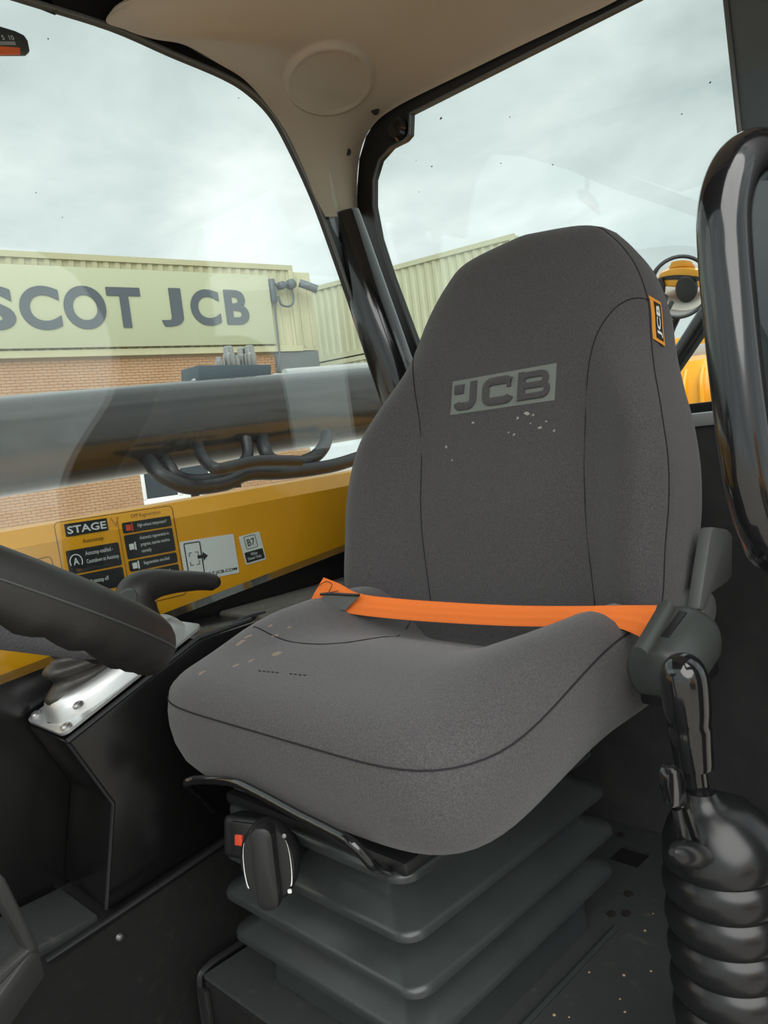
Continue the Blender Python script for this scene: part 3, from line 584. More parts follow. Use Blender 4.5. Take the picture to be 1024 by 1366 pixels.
# left rear pillar
b = MB(); b.prism([(1.275, 0.16, -0.95), (1.275, 0.444, -0.95), (1.275, 0.4355, 0.38), (1.275, 0.4435, 0.66), (1.275, 0.16, 0.66)], (0.05, 0, 0)); pl = struct(b.build('trim_3', mat('slate_pillar_trim', (0.085, 0.10, 0.112), 0.5)), 'dark grey rear pillar trim at the edge of the rear window')
b = MB(); b.tube([(1.272, 0.444, 0.0), (1.272, 0.4355, 0.38), (1.272, 0.4435, 0.65)], 0.004, 6); b.build('pillar_bead', M_GRYPL, pl)
b = MB(); fe = [Vector((p[0], 0.15, p[2])) for p in ((0.9249, 2.1900, -0.0264), (0.9674, 2.1900, 0.0535), (1.0305, 2.1900, 0.1336), (1.1005, 2.1900, 0.2162), (1.1357, 2.1900, 0.2918), (1.1496, 2.1900, 0.3794), (1.1382, 2.1900, 0.4556), (1.1069, 2.1900, 0.5191), (1.0674, 2.1900, 0.5805))]
qr = [Vector((0.86, 0.15, -0.95))] + catmull(fe, 4) + [Vector((0.86, 0.15, 0.70))]
b.band(qr, [Vector((1.30, 0.15, p.z)) for p in qr], (0, 0.05, 0)); struct(b.build('wall_left', M_PAINT), 'black quarter panel behind the open door side')

# ---- roof
b = MB(); b.box((-0.45, 0.05, 0.88), (1.36, 1.26, 0.94), None, 0.02); b.box((0.36, 0.06, 0.66), (1.36, 0.155, 0.89), None, 0.02); b.box((0.36, 1.185, 0.745), (1.36, 1.25, 0.89)); b.box((1.285, 0.06, 0.70), (1.36, 1.25, 0.89)); b.box((-0.44, 0.06, 0.79), (0.45, 1.25, 0.89)); struct(b.build('roof', M_PAINT), 'black outer roof of the cab')
Lp = [(1.0627, 1.1250, 0.4400), (1.0420, 1.1250, 0.4749), (1.0182, 1.1250, 0.5316), (0.9823, 1.1250, 0.5935), (0.9181, 1.1250, 0.6511), (0.8558, 1.1250, 0.6712), (0.7937, 1.1250, 0.6843), (0.7368, 1.1250, 0.6785), (0.6893, 1.1250, 0.6792), (0.6603, 1.1250, 0.6909)]
Lp = [Vector(p) for p in Lp] + [Vector((0.715, 1.04, 0.735)), Vector((0.55, 0.80, 0.76)), Vector((0.40, 0.45, 0.775)), Vector((0.38, 0.16, 0.775))]
Rp = [(1.2620, 1.2340, 0.4970), (1.2620, 1.2264, 0.5537), (1.2620, 1.2097, 0.6082), (1.2620, 1.1824, 0.6455), (1.2620, 1.1430, 0.6650), (1.2620, 1.0901, 0.6710), (1.2620, 1.0245, 0.6708), (1.2620, 0.9116, 0.6669), (1.2620, 0.7936, 0.6630), (1.2620, 0.6883, 0.6584), (1.2620, 0.5935, 0.6554)]
Rp = [Vector(p) for p in Rp] + [Vector((1.262, 0.45, 0.672)), Vector((1.262, 0.30, 0.672)), Vector((1.262, 0.16, 0.672))]
Lc = catmull(Lp, 16); Rc = catmull(Rp, 16); nL = min(len(Lc), len(Rc)); NU = 130
cc = None
rows = []
for i in range(nL):
    row = []
    amp = 0.055 * sm(0.18, 0.75, i / (nL - 1))
    cor = 0.016 * (1 - sm(0.2, 0.5, i / (nL - 1)))
    for j in range(NU + 1):
        u = j / NU; p = Lc[i].lerp(Rc[i], u); bump_ = 4 * u * (1 - u)
        p = p + Vector((0, 0, amp * bump_ ** 0.6)) + Vector((0.7, 0.7, 0.2)) * cor * bump_ ** 0.7
        row.append(p)
    rows.append(row)
# round speaker boss moulded into the liner
def near_px(p):
    return None
import itertools
disc_c = None
best = 1e9; ray = Vector((0.7361, 0.7407, 0.4626))
for row in rows:
    for p in row:
        q = ray * (p.dot(ray) / ray.length_squared); dd = (p - q).length
        if dd < best: best = dd; disc_c = p.copy()
R0 = 0.080; DA = Vector((0.2, 0.2, 0.96)).normalized()
DA = Vector((0.42, 0.42, 0.80)).normalized(); DB = disc_c.normalized(); D1 = DB.cross(Vector((0, 0, 1))).normalized(); D2 = DB.cross(D1)
for row in rows:
    for k, p in enumerate(row):
        dv = p - disc_c
        if dv.length < 0.2:
            r_ = math.hypot(dv.dot(D1), dv.dot(D2) / 0.70)
            h = 0.012 * (1 - sm(R0 - 0.004, R0 + 0.009, r_)) - 0.003 * (1 - sm(R0 * 0.84, R0 * 0.95, r_))
            row[k] = p - DA * h
b = MB(); b.grid(rows); back = [[p + Vector((0.012, 0.012, 0.014)) for p in r] for r in rows]; b.grid(back)
b.loft([rows[0], back[0]], closed=False); b.loft([rows[-1], back[-1]], closed=False)
b.loft([[r[0] for r in rows], [r[0] for r in back]], closed=False); b.loft([[r[-1] for r in rows], [r[-1] for r in back]], closed=False)
cl = struct(b.build('ceiling', M_LINER, angle=60), 'beige moulded headliner with a round boss at the corner')
for q, r_ in ((Vector((1.1303, 1.1117, 0.5653)), 0.0065), (Vector((1.2325, 1.1217, 0.6691)), 0.008)):
    bq = None; bd = 9
    for row in rows:
        for p in row:
            rr = q.normalized(); d_ = (p - rr * p.dot(rr)).length
            if d_ < bd: bd = d_; bq = p.copy()
    dirn = bq.normalized()
    b = MB(); b.lathe([(0.0005, -0.003), (r_, -0.003), (r_ * 1.05, 0.004), (0.0005, 0.004)], frame(bq, dirn.cross(Vector((0, 0, 1))), (0, 0, 1)), 16); b.build('trim_plug', M_BLKPL, cl)

# ================================================================== SEAT
SY = 0.715
seat = thing('operator_seat', 'dark grey fabric suspension seat with embossed logo and orange lap belt', 'seat', (0.72, SY, PZ))
# --- cushion
CX, CA, CB, CP = 0.765, 0.275, 0.262, 6.5
def c_out(th):
    return (abs(math.cos(th) / CA) ** CP + abs(math.sin(th) / (CB * (1.085 if math.sin(th) > 0 else 1.0))) ** CP) ** (-1 / CP)
def c_zs(x): return -0.306 + 0.050 * sm(0.56, 0.84, x)
def c_zb(x): return -0.407 + 0.031 * sm(0.52, 0.82, x)
def c_top(x, y):
    v = abs(y) / CB
    bol = sm(0.40, 0.86, v)
    z = -0.262 + 0.012 * sm(0.52, 0.66, x) - 0.070 * sm(0.66, 0.98, x) * (1 - bol) - 0.008 * sm(0.6, 0.75, x) * (1 - v * v)
    z += 0.026 * bol * sm(0.56, 0.72, x) - 0.012 * sm(0.8, 1.0, x) * bol
    return z
def c_pt(x, y):
    dx, dy = x - CX, y
    th = math.atan2(dy, dx); s_ = min(1.0, math.hypot(dx, dy) / c_out(th))
    ex = CX + c_out(th) * math.cos(th)
    zs = lerp(c_zs(x), c_zs(ex), s_)
    return Vector((x, SY + y, zs + (c_top(x, y) - zs) * max(0, 1 - s_ ** 9) ** 0.55))
NT = 128
ths = [2 * math.pi * k / NT for k in range(NT)]
rings = []
for s_ in [0.001, 0.1, 0.2, 0.3, 0.4, 0.5, 0.58, 0.66, 0.73, 0.79, 0.84, 0.88, 0.91, 0.94, 0.96, 0.975, 0.988, 0.996, 1.0]:
    rings.append([c_pt(CX + c_out(t_) * s_ * math.cos(t_), c_out(t_) * s_ * math.sin(t_)) for t_ in ths])
for f_, sc in ((0.03, 1.002), (0.15, 1.009), (0.35, 1.010), (0.6, 0.998), (0.8, 0.974), (0.93, 0.94), (1.0, 0.895), (1.0, 0.5), (1.0, 0.02)):
    ring = []
    for t_ in ths:
        ex = CX + c_out(t_) * math.cos(t_)
        x = CX + c_out(t_) * sc * math.cos(t_); y = c_out(t_) * sc * math.sin(t_)
        ring.append(Vector((x, SY + y, lerp(c_zs(ex), c_zb(ex), f_))))
    rings.append(ring)
b = MB(); b.loft(rings); cush = b.build('cushion', M_FAB, seat, angle=80)
b = MB(); b.tube([c_pt(CX + c_out(t_) * 1.0 * math.cos(t_), c_out(t_) * math.sin(t_)) + Vector((math.cos(t_), math.sin(t_), 0)) * 0.0004 for t_ in ths], 0.0011, 6, closed=True); b.build('seam', M_SEAM, cush)
cr = [(0.6453, 0.9363, -0.2360), (0.6359, 0.8823, -0.2400), (0.6367, 0.8302, -0.2460), (0.6509, 0.7789, -0.2520), (0.6898, 0.7638, -0.2600), (0.7802, 0.8053, -0.2750), (0.8977, 0.8662, -0.2900)]
b = MB(); b.tube([c_pt(p.x, p.y - SY) for p in catmull([Vector(q) for q in cr], 6)], 0.0010, 6); b.build('seam', M_SEAM, cush)
for k in range(11):
    x, y, z = Vector((0.5535, 0.8032, -0.2520)).lerp(Vector((0.5623, 0.7262, -0.2520)), k / 10)
    if k in (5, 6): continue
    p = c_pt(x, y - SY); b = MB(); b.box(p + Vector((-0.0008, -0.0022, -0.0004)), p + Vector((0.0008, 0.0022, 0.0006))); b.build('stitch', M_SEAM, cush)
M_DIRT = mat('dried_mud', (0.30, 0.235, 0.18), 0.95)
def fleck(q, r, par, fn, nm='mud_fleck', m=None):
    c = fn(q); pts = []
    n = 9; k0 = random.random()
    for k in range(n):
        a = 2 * math.pi * k / n; rr = r * 1.5 * random.uniform(0.35, 1.0); pts.append((rr * math.cos(a) * 1.4, rr * math.sin(a)))
    b = MB(); top = [fn((q[0] + x, q[1] + y)) for x, y in pts]
    nrm = (fn((q[0] + 0.01, q[1])) - c).cross(fn((q[0], q[1] + 0.01)) - c).normalized()
    if nrm.dot(c) > 0: nrm = -nrm
    cc_ = c + nrm * 0.0008
    b.add([cc_] + [p + nrm * 0.0003 for p in top], [(0, 1 + k, 1 + (k + 1) % n) for k in range(n)]); return b.build(nm, m or M_DIRT, par)
for q, r in (((0.6041, 0.9159, -0.2400), 0.0065), ((0.6202, 0.9170, -0.2400), 0.004), ((0.5711, 0.8455, -0.2400), 0.003), ((0.6379, 0.8764, -0.2400), 0.0045), ((0.5974, 0.8240, -0.2400), 0.005), ((0.5290, 0.8986, -0.2620), 0.004), ((0.5559, 0.8572, -0.2400), 0.003), ((0.6657, 0.8813, -0.2400), 0.0022), ((0.6528, 0.9079, -0.2400), 0.003)):
    fleck((q[0], q[1] - SY), r, cush, lambda p: c_pt(*p), 'mud_fleck')
# --- backrest: local y across, w up the reclined plane, n forward
BR = math.radians(15); BO = Vector((0.95, SY, -0.30)); BWv = Vector((math.sin(BR), 0, math.cos(BR))); BN = Vector((-math.cos(BR), 0, math.sin(BR)))
HW_W = [-0.05, -0.025, 0.0, 0.02, 0.06, 0.12, 0.18, 0.24, 0.30, 0.36, 0.42, 0.475, 0.53, 0.578, 0.606, 0.622]
HW_H = [0.235, 0.262, 0.273, 0.281, 0.287, 0.288, 0.291, 0.287, 0.273, 0.250, 0.227, 0.211, 0.186, 0.150, 0.110, 0.0]
half = catmull([Vector((h, w, 0)) for w, h in zip(HW_W, HW_H)], 6)
outl = [(p.x * lerp(1.04, 1.0, sm(0.35, 0.5, p.y)), p.y) for p in half] + [(-p.x * lerp(0.95, 1.0, sm(0.35, 0.55, p.y)), p.y) for p in reversed(half[:-1])]
outl = outl + [(-0.16, -0.056), (-0.08, -0.058), (0.0, -0.058), (0.08, -0.058), (0.16, -0.056)]
BC = (0.0, 0.28)
pol = sorted((math.atan2(w - BC[1], y - BC[0]), math.hypot(y - BC[0], w - BC[1])) for y, w in outl)
pa = [p[0] for p in pol]; pr_ = [p[1] for p in pol]
pa = [pa[-1] - 2 * math.pi] + pa + [pa[0] + 2 * math.pi]; pr_ = [pr_[-1]] + pr_ + [pr_[0]]
def b_out(th): return interp(pa, pr_, math.atan2(math.sin(th), math.cos(th)))
def b_npip(w): return 0.060 * (1 - sm(0.26, 0.47, w))
def b_front(y, w):
    hw = max(0.05, interp(HW_W, HW_H, w)); v = min(1.2, abs(y) / hw)
    n_ = 0.048 + 0.010 * math.exp(-((w - 0.16) / 0.10) ** 2) - 0.006 * sm(0.35, 0.6, w)
    wing = 0.050 * sm(0.52, 0.92, v) * (1 - sm(0.28, 0.48, w)) * sm(-0.06, 0.06, w)
    return n_ + wing
def b_sp(y, w):
    th = math.atan2(w - BC[1], y - BC[0]); return min(1.0, math.hypot(y, w - BC[1]) / b_out(th)), th
def b_n(y, w):
    s_, th = b_sp(y, w); r_ = b_out(th); ww = BC[1] + r_ * math.sin(th); npp = b_npip(ww)
    return npp + (b_front(y, w) - npp) * max(0, 1 - s_ ** 8) ** 0.5
def b_w(y, w, n_): return BO + Vector((0, 1, 0)) * y + BWv * w + BN * n_
def b_pt(y, w, off=0.0): return b_w(y, w, b_n(y, w) + off)
ths = [2 * math.pi * (k + 0.5) / 160 - math.pi for k in range(160)]
rings = []
for s_ in [0.001, 0.1, 0.2, 0.3, 0.4, 0.5, 0.58, 0.66, 0.73, 0.79, 0.84, 0.88, 0.91, 0.94, 0.96, 0.975, 0.988, 0.996, 1.0]:
    rings.append([b_pt(b_out(t_) * s_ * math.cos(t_), BC[1] + b_out(t_) * s_ * math.sin(t_)) for t_ in ths])
for f_, sc in ((0.02, 1.003), (0.12, 1.014), (0.3, 1.022), (0.6, 1.012), (0.8, 0.985), (0.93, 0.94), (1.0, 0.87), (1.02, 0.5), (1.02, 0.02)):
    ring = []
    for t_ in ths:
        r_ = b_out(t_); ww = BC[1] + r_ * math.sin(t_); npp = b_npip(ww)
        sc2 = sc * lerp(1, 0.955, f_ * sm(0.48, 0.2, ww)) if ww < 0.48 else sc
        ring.append(b_w(r_ * sc2 * math.cos(t_), BC[1] + r_ * sc2 * math.sin(t_), lerp(npp, -0.105, min(f_, 1.02))))
    rings.append(ring)
b = MB(); b.loft(rings); back_o = b.build('backrest', M_FAB, seat, angle=80)
b = MB(); b.tube([b_pt(b_out(t_) * math.cos(t_), BC[1] + b_out(t_) * math.sin(t_)) for t_ in ths], 0.0012, 6, closed=True); b.build('seam', M_SEAM, back_o)
sR = [(-0.212, 0.470), (-0.196, 0.464), (-0.178, 0.447), (-0.160, 0.412), (-0.151, 0.365), (-0.149, 0.31), (-0.152, 0.24), (-0.160, 0.17), (-0.172, 0.09), (-0.185, 0.02)]
for sg in (1, -1):
    path = catmull([Vector((y, w, 0)) for y, w in (sR if sg < 0 else [(0.214, 0.470), (0.197, 0.440), (0.177, 0.397), (0.161, 0.335), (0.151, 0.26), (0.141, 0.18), (0.128, 0.10), (0.112, 0.02)])], 5)
    b = MB(); b.tube([b_pt(p.x, p.y, 0.0) for p in path], 0.0010, 6); b.build('seam', M_SEAM, back_o)
# embossed logo patch
LU0, LW0, LWD, LHT = 0.097, 0.330, 0.194, 0.055
def lg(u, v, off): return b_pt(LU0 - u, LW0 + v, off)
b = MB()
rows_ = [[lg(LWD * i / 24, LHT * j / 8, 0.0006) for i in range(25)] for j in range(9)]; b.grid(rows_)
rows2 = [[lg(LWD * i / 24, LHT * j / 8, -0.002) for i in range(25)] for j in range(9)]
b.loft([rows_[0], rows2[0]], closed=False); b.loft([rows_[-1], rows2[-1]], closed=False); b.loft([[r[0] for r in rows_], [r[0] for r in rows2]], closed=False); b.loft([[r[-1] for r in rows_], [r[-1] for r in rows2]], closed=False)
patch = b.build('logo_patch', M_PATCH, back_o); patch['label'] = 'lighter grey embossed rectangle with the raised maker letters'
def stroke(b, pts, w=0.0150, h=0.0035, fn=lg):
    P = [Vector((*p, 0)) for p in pts]; rings = []
    for i, p in enumerate(P):
        t_ = (P[min(len(P) - 1, i + 1)] - P[max(0, i - 1)]).normalized(); n_ = Vector((-t_.y, t_.x, 0))
        if 0 < i < len(P) - 1:
            t1 = (P[i] - P[i - 1]).normalized(); n1 = Vector((-t1.y, t1.x, 0)); n_ = n_ / max(0.6, n_.dot(n1))
        ring = []
        for f_, z in ((-0.5, 0.0), (-0.46, h * 0.7), (-0.34, h), (0.34, h), (0.46, h * 0.7), (0.5, 0.0)):
            q = p + n_ * w * f_; ring.append(fn(q.x, q.y, 0.0004 + z))
        rings.append(ring)
    b.loft(rings)
def arc(cx, cy, rx, ry, a0, a1, n=8): return [(cx + rx * math.cos(math.radians(a0 + (a1 - a0) * k / n)), cy + ry * math.sin(math.radians(a0 + (a1 - a0) * k / n))) for k in range(n + 1)]
sw = 0.0135
b = MB(); stroke(b, [(0.0075, 0.0395), (0.0255, 0.0395)], 0.0165); stroke(b, [(0.0445, 0.0490), (0.0445, 0.020)] + arc(0.0350, 0.0205, 0.0095, 0.0095, 0, -90, 6)[1:] + [(0.020, 0.011)] + arc(0.0185, 0.0180, 0.0055, 0.007, -90, -170, 4)[1:], sw); b.build('letter', M_FAB, patch)
b = MB(); stroke(b, [(0.1165, 0.0375)] + arc(0.1060, 0.0345, 0.0095, 0.0085, 20, 90, 4) + [(0.083, 0.0430)] + arc(0.0800, 0.0340, 0.0105, 0.0090, 90, 180, 5)[1:] + arc(0.0800, 0.0205, 0.0105, 0.0090, 180, 270, 5) + [(0.104, 0.0115)] + arc(0.1060, 0.0195, 0.0095, 0.008, -90, -15, 4)[1:], sw); b.build('letter', M_FAB, patch)
b = MB(); stroke(b, [(0.1360, 0.0490), (0.1360, 0.0060)], sw); stroke(b, [(0.138, 0.0437), (0.168, 0.0437)] + arc(0.1700, 0.0355, 0.0080, 0.0080, 80, -60, 6), 0.0105); stroke(b, [(0.138, 0.0275), (0.170, 0.0275)] + arc(0.1720, 0.0193, 0.0085, 0.0082, 80, -90, 7) + [(0.138, 0.0112)], 0.0105); b.build('letter', M_FAB, patch)
for q, r in (((0.05, 0.312), 0.003), ((-0.035, 0.310), 0.0035), ((-0.05, 0.316), 0.006), ((-0.062, 0.312), 0.003), ((-0.075, 0.292), 0.0035), ((-0.10, 0.285), 0.003), ((-0.03, 0.286), 0.0028), ((-0.058, 0.300), 0.002), ((0.085, 0.255), 0.0022), ((0.10, 0.278), 0.0035), ((-0.02, 0.29), 0.0022), ((-0.085, 0.300), 0.002)):
    fleck(q, r * 0.55, back_o, lambda p: b_pt(*p), 'white_fleck', mat('pale_lint', (0.40, 0.39, 0.36), 0.9))
# orange woven tag on the side edge
def side_pt(w, f_):
    """point on the left side band, f_ 0 at seam, 1 at back"""
    th = math.atan2(w - BC[1], -interp(HW_W, HW_H, w)); r_ = b_out(th); sc = interp([0, 0.3, 0.6, 0.8], [1.003, 1.022, 1.012, 0.985], f_)
    ww = BC[1] + r_ * math.sin(th); npp = b_npip(ww)
    sc2 = sc * lerp(1, 0.955, f_ * sm(0.48, 0.2, ww)) if ww < 0.48 else sc
    return b_w(r_ * sc2 * math.cos(th), BC[1] + r_ * sc2 * math.sin(th), lerp(npp, -0.105, f_))
def tag_pt(u, v, off):   # u along band depth 0..1, v up 0..1
    p = side_pt(0.412 + 0.066 * v - 0.008 * u, 0.02 + 0.19 * u)
    return p + Vector((-0.25, -1, 0.1)).normalized() * (0.0015 + off + 0.004 * u)
def tag_quad(b, u0, v0, u1, v1, off):
    rows_ = [[tag_pt(lerp(u0, u1, i / 4), lerp(v0, v1, j / 6), off) for i in range(5)] for j in range(7)]
    rows2 = [[tag_pt(lerp(u0, u1, i / 4), lerp(v0, v1, j / 6), off - 0.0008) for i in range(5)] for j in range(7)]
    b.grid(rows_); b.grid(rows2)
    for f_ in (lambda r: r[0], lambda r: r[-1]): b.loft([[f_(r) for r in rows_], [f_(r) for r in rows2]], closed=False)
    b.loft([rows_[0], rows2[0]], closed=False); b.loft([rows_[-1], rows2[-1]], closed=False)
b = MB(); tag_quad(b, 0, 0, 1, 1, 0); tg = b.build('maker_tag', mat('tag_orange', (0.80, 0.33, 0.04), 0.8), back_o); tg['label'] = 'orange woven tag with black and white lettering'
b = MB(); tag_quad(b, 0.30, 0.08, 0.88, 0.92, 0.0008); b.build('tag_field', M_BLKPR, tg)
vs, fs, W_, H_ = text_geo('JCB', 0.03, 2)
b = MB(); b.add([tag_pt(0.80 - 0.42 * y / H_, 0.14 + 0.72 * x / W_, 0.0014) for x, y in vs], fs); b.build('tag_lettering', M_WHITE, tg)
# --- suspension bellows
bcx, bcy = 0.728, 0.732
prof = []
def tier(zt, zl, inn, out):
    for z_, o_ in ((zt, inn), (lerp(zt, zl, 0.30), lerp(inn, out, 0.16)), (lerp(zt, zl, 0.62), lerp(inn, out, 0.46)), (zl + 0.004, out - 0.004), (zl + 0.001, out - 0.001), (zl - 0.002, out), (zl - 0.007, out), (zl - 0.0095, out - 0.003), (zl - 0.0105, inn - 0.004)): prof.append((z_, o_, o_ - 0.020))
tier(-0.440, -0.452, 0.172, 0.186); tier(-0.468, -0.510, 0.148, 0.194); tier(-0.527, -0.566, 0.152, 0.200); tier(-0.583, -0.624, 0.154, 0.196)
prof += [(-0.642, 0.160, 0.150), (-0.680, 0.160, 0.150), (PZ + 0.001, 0.162, 0.152)]
b = MB(); b.loft([[Vector((bcx + x, bcy + y, z)) for x, y in rrect(hx + 0.012, hy, 0.026, 7)] for z, hx, hy in prof]); bel = b.build('suspension_bellows', M_RUB, seat, angle=32)
b = MB(); b.box((bcx - 0.17, bcy - 0.15, -0.442), (bcx + 0.18, bcy + 0.15, -0.395), None, 0.006); b.build('seat_pan', M_BLKPL, seat)
b = MB(); b.box((bcx - 0.192, bcy - 0.165, -0.452), (bcx + 0.192, bcy + 0.165, -0.434), None, 0.006); b.build('top_frame', M_BLKPL, seat)
# --- slide bar
rb = [(0.5600, 0.9714, -0.4885), (0.5200, 0.9299, -0.4417), (0.4720, 0.8727, -0.3923), (0.4720, 0.8494, -0.3821), (0.4720, 0.7719, -0.3663), (0.4720, 0.7255, -0.3670), (0.4720, 0.6482, -0.3748), (0.4720, 0.6015, -0.3784), (0.4720, 0.5712, -0.3823), (0.4780, 0.5607, -0.3959), (0.4900, 0.5612, -0.4134), (0.5400, 0.5954, -0.4543)]
b = MB(); b.tube(catmull(rb, 5), 0.0055, 12); b.build('slide_bar', M_GLOSS, seat, angle=60)
# --- weight knob and switch
kc = Vector((0.4780, 0.7235, -0.4491)); KM = frame(kc, (0.62, -0.78, 0), (0.10, 0, 1)); 
if (KM.to_3x3() @ Vector((0, 0, 1))).dot(kc) > 0: KM = frame(kc, (-0.62, 0.78, 0), (0.10, 0, 1))
b = MB(); b.lathe([(0.016, -0.020), (0.036, -0.018), (0.041, -0.008), (0.041, 0.004), (0.037, 0.010), (0.001, 0.011)], KM, 40, 0.80, 1.12); kn = b.build('weight_knob', M_BLKPL, seat, angle=50)
b = MB(); gp = rrect(0.013, 0.047, 0.011, 6); b.loft([[KM @ Vector((x * k_, y * (1 - (1 - k_) * 0.4), z)) for x, y in gp] for k_, z in ((1.0, 0.006), (1.0, 0.018), (0.9, 0.024), (0.6, 0.026))]); b.build('grip', M_BLKPL, kn, angle=50)
for sg in (1, -1):
    A_ = [KM @ Vector((sg * (0.0225 + 0.004 * math.cos(a)) , 0.026 * math.sin(a), 0.0118)) for a in [-1.35 + 2.7 * k / 14 for k in range(15)]]
    B_ = [KM @ Vector((sg * (0.0225 + 0.004 * math.cos(a) + 0.0014 * (1 - k / 16)), 0.026 * math.sin(a), 0.0118)) for k, a in enumerate([-1.35 + 2.7 * k / 14 for k in range(15)])]
    b = MB(); b.band(A_, B_, (0, 0, 0.0003)); b.build('marking', M_WHITE, kn)
b = MB(); b.box((-0.0022, -0.0022, 0.0112), (0.0022, 0.0022, 0.0118), KM @ Matrix.Translation((0.022 if (KM.to_3x3() @ Vector((1, 0, 0))).y < 0 else -0.022, -0.031, 0)), 0.001); b.build('marking', M_WHITE, kn)
b = MB(); b.lathe([(0.0005, 0), (0.003, 0), (0.002, 0.001), (0.0005, 0.0012)], KM @ Matrix.Translation((0.022 if (KM.to_3x3() @ Vector((1, 0, 0))).y < 0 else -0.022, 0.03, 0.0105)), 10); b.build('rivet', M_STEEL, kn)
b = MB(); b.tube([kc + Vector((0.01, 0.0, 0.0)), Vector((0.5600, 0.7788, -0.4786))], 0.018, 16); b.build('knob_shaft', M_BLKPL, seat)
h0 = Vector((0.5000, 0.8194, -0.4635)); HM = frame(h0, (0.25, -0.97, 0.05), (0.25, 0, 1))
if (HM.to_3x3() @ Vector((0, 0, 1))).dot(h0) > 0: HM = frame(h0, (-0.25, 0.97, -0.05), (0.25, 0, 1))
hsg = 1 if (HM.to_3x3() @ Vector((1, 0, 0))).y < 0 else -1
b = MB(); b.box((-0.034, -0.026, -0.05), (0.040, 0.026, -0.006), HM, 0.009, 3); hs = b.build('switch_housing', M_BLKPL, seat)
b = MB(); b.box((-0.018, -0.021, -0.008), (0.030, 0.021, -0.002), HM @ Matrix.Translation((0.003 * hsg, 0, 0)), 0.003, 2); b.build('switch_plate', M_BLKPL, hs)
b = MB(); b.box((-0.006, -0.0065, -0.004), (0.006, 0.0065, 0.001), HM @ Matrix.Translation((0.0, 0.0, 0)), 0.0015, 2); rk = b.build('rocker_switch', M_RED, hs); rk['label'] = 'small square orange-red rocker button'
# --- belt retractor, recline lever
RM = frame((0.872, 0.405, -0.282), Vector((0.9580, 0.4100, -0.2756)) - Vector((0.7892, 0.4100, -0.2710)) + Vector((0, -0.0, 0.0)), (0, -1, 0))
rp = []
rx_ = Vector((0.62, 0.10, 0.78)).normalized()
b = MB()
ra0, ra1 = Vector((0.7572, 0.3850, -0.2777)), Vector((0.8492, 0.3850, -0.2486))
rad_ = (ra1 - ra0); rl_ = rad_.length; rad_.normalize(); ru = Vector((0, -1, 0)); rv = rad_.cross(ru).normalized()
if rv.z < 0: rv = -rv
rings = []
for s_, k_ in ((0.0, 0.80), (0.003, 0.94), (0.010, 1.0), (rl_ - 0.012, 1.0), (rl_ - 0.003, 0.93), (rl_, 0.75)):
    ring = []
    for q in range(28):
        a = 2 * math.pi * q / 28; c_, d_ = math.cos(a), math.sin(a)
        y_ = 0.036 * c_ * (1.05 if c_ > 0 else 1.0); z_ = 0.033 * d_ if d_ > 0 else 0.030 * max(d_, -0.55) / 0.55
        ring.append(ra0 + rad_ * s_ + (ru * y_ + rv * z_) * k_)
    rings.append(ring)
b.loft(rings); rt = b.build('belt_retractor', M_DKGRY, seat, angle=50)
b = MB(); b.tube([(0.7148, 0.3780, -0.2400), (0.7842, 0.3780, -0.2078)], 0.0085, 12); b.build('belt_lip', M_DKGRY, rt)
sc_ = ra0 + rad_ * (rl_ * 0.55) + rv * 0.0325 + ru * 0.006
b = MB(); b.box((-0.026, -0.0045, -0.001), (0.026, 0.0045, 0.0022), frame(sc_, rad_, ru + rv * -0.15), 0.001); b.build('slot', M_BLKPL, rt)
b = MB(); b.box(Vector((0.8199, 0.4400, -0.3325)) + Vector((0, -0.04, -0.005)), Vector((0.9289, 0.4400, -0.3239)) + Vector((0.03, 0.0, 0.02)), None, 0.006); b.build('retractor_bracket', M_BLKPL, seat)
lv = [(1.0049, 0.4300, -0.1572), (1.0493, 0.4300, -0.1673), (1.0650, 0.4300, -0.1781), (1.0515, 0.4300, -0.2313), (1.0353, 0.4300, -0.2361), (0.9789, 0.4300, -0.2400), (0.9570, 0.4300, -0.2574), (0.9404, 0.4300, -0.2506), (0.9672, 0.4300, -0.2062), (0.9945, 0.4300, -0.1624)]
b = MB(); b.prism([Vector(p) for p in lv], (0, -0.018, 0)); b.build('recline_lever', M_GRYPL, seat, bevel=0.004)
b = MB(); b.lathe([(0.001, 0.014), (0.020, 0.012), (0.026, 0.006), (0.026, -0.02)], frame((0.9726, 0.4250, -0.2579), (1, 0, 0), (0, 0, 1)), 28); pv = b.build('pivot_cover', M_GRYPL, seat)
fm = [(0.8546, 0.4520, -0.3175), (0.8645, 0.4520, -0.3271), (0.8696, 0.4520, -0.3419), (0.8797, 0.4520, -0.3527), (0.8672, 0.4520, -0.3543), (0.8541, 0.4520, -0.3407), (0.8473, 0.4520, -0.3255)]
b = MB(); b.prism([Vector(p) for p in fm], (0.004, 0.012, 0)); f_ = b.build('torn_foam', M_FOAM, seat); f_['label'] = 'pale yellow foam showing through a tear'
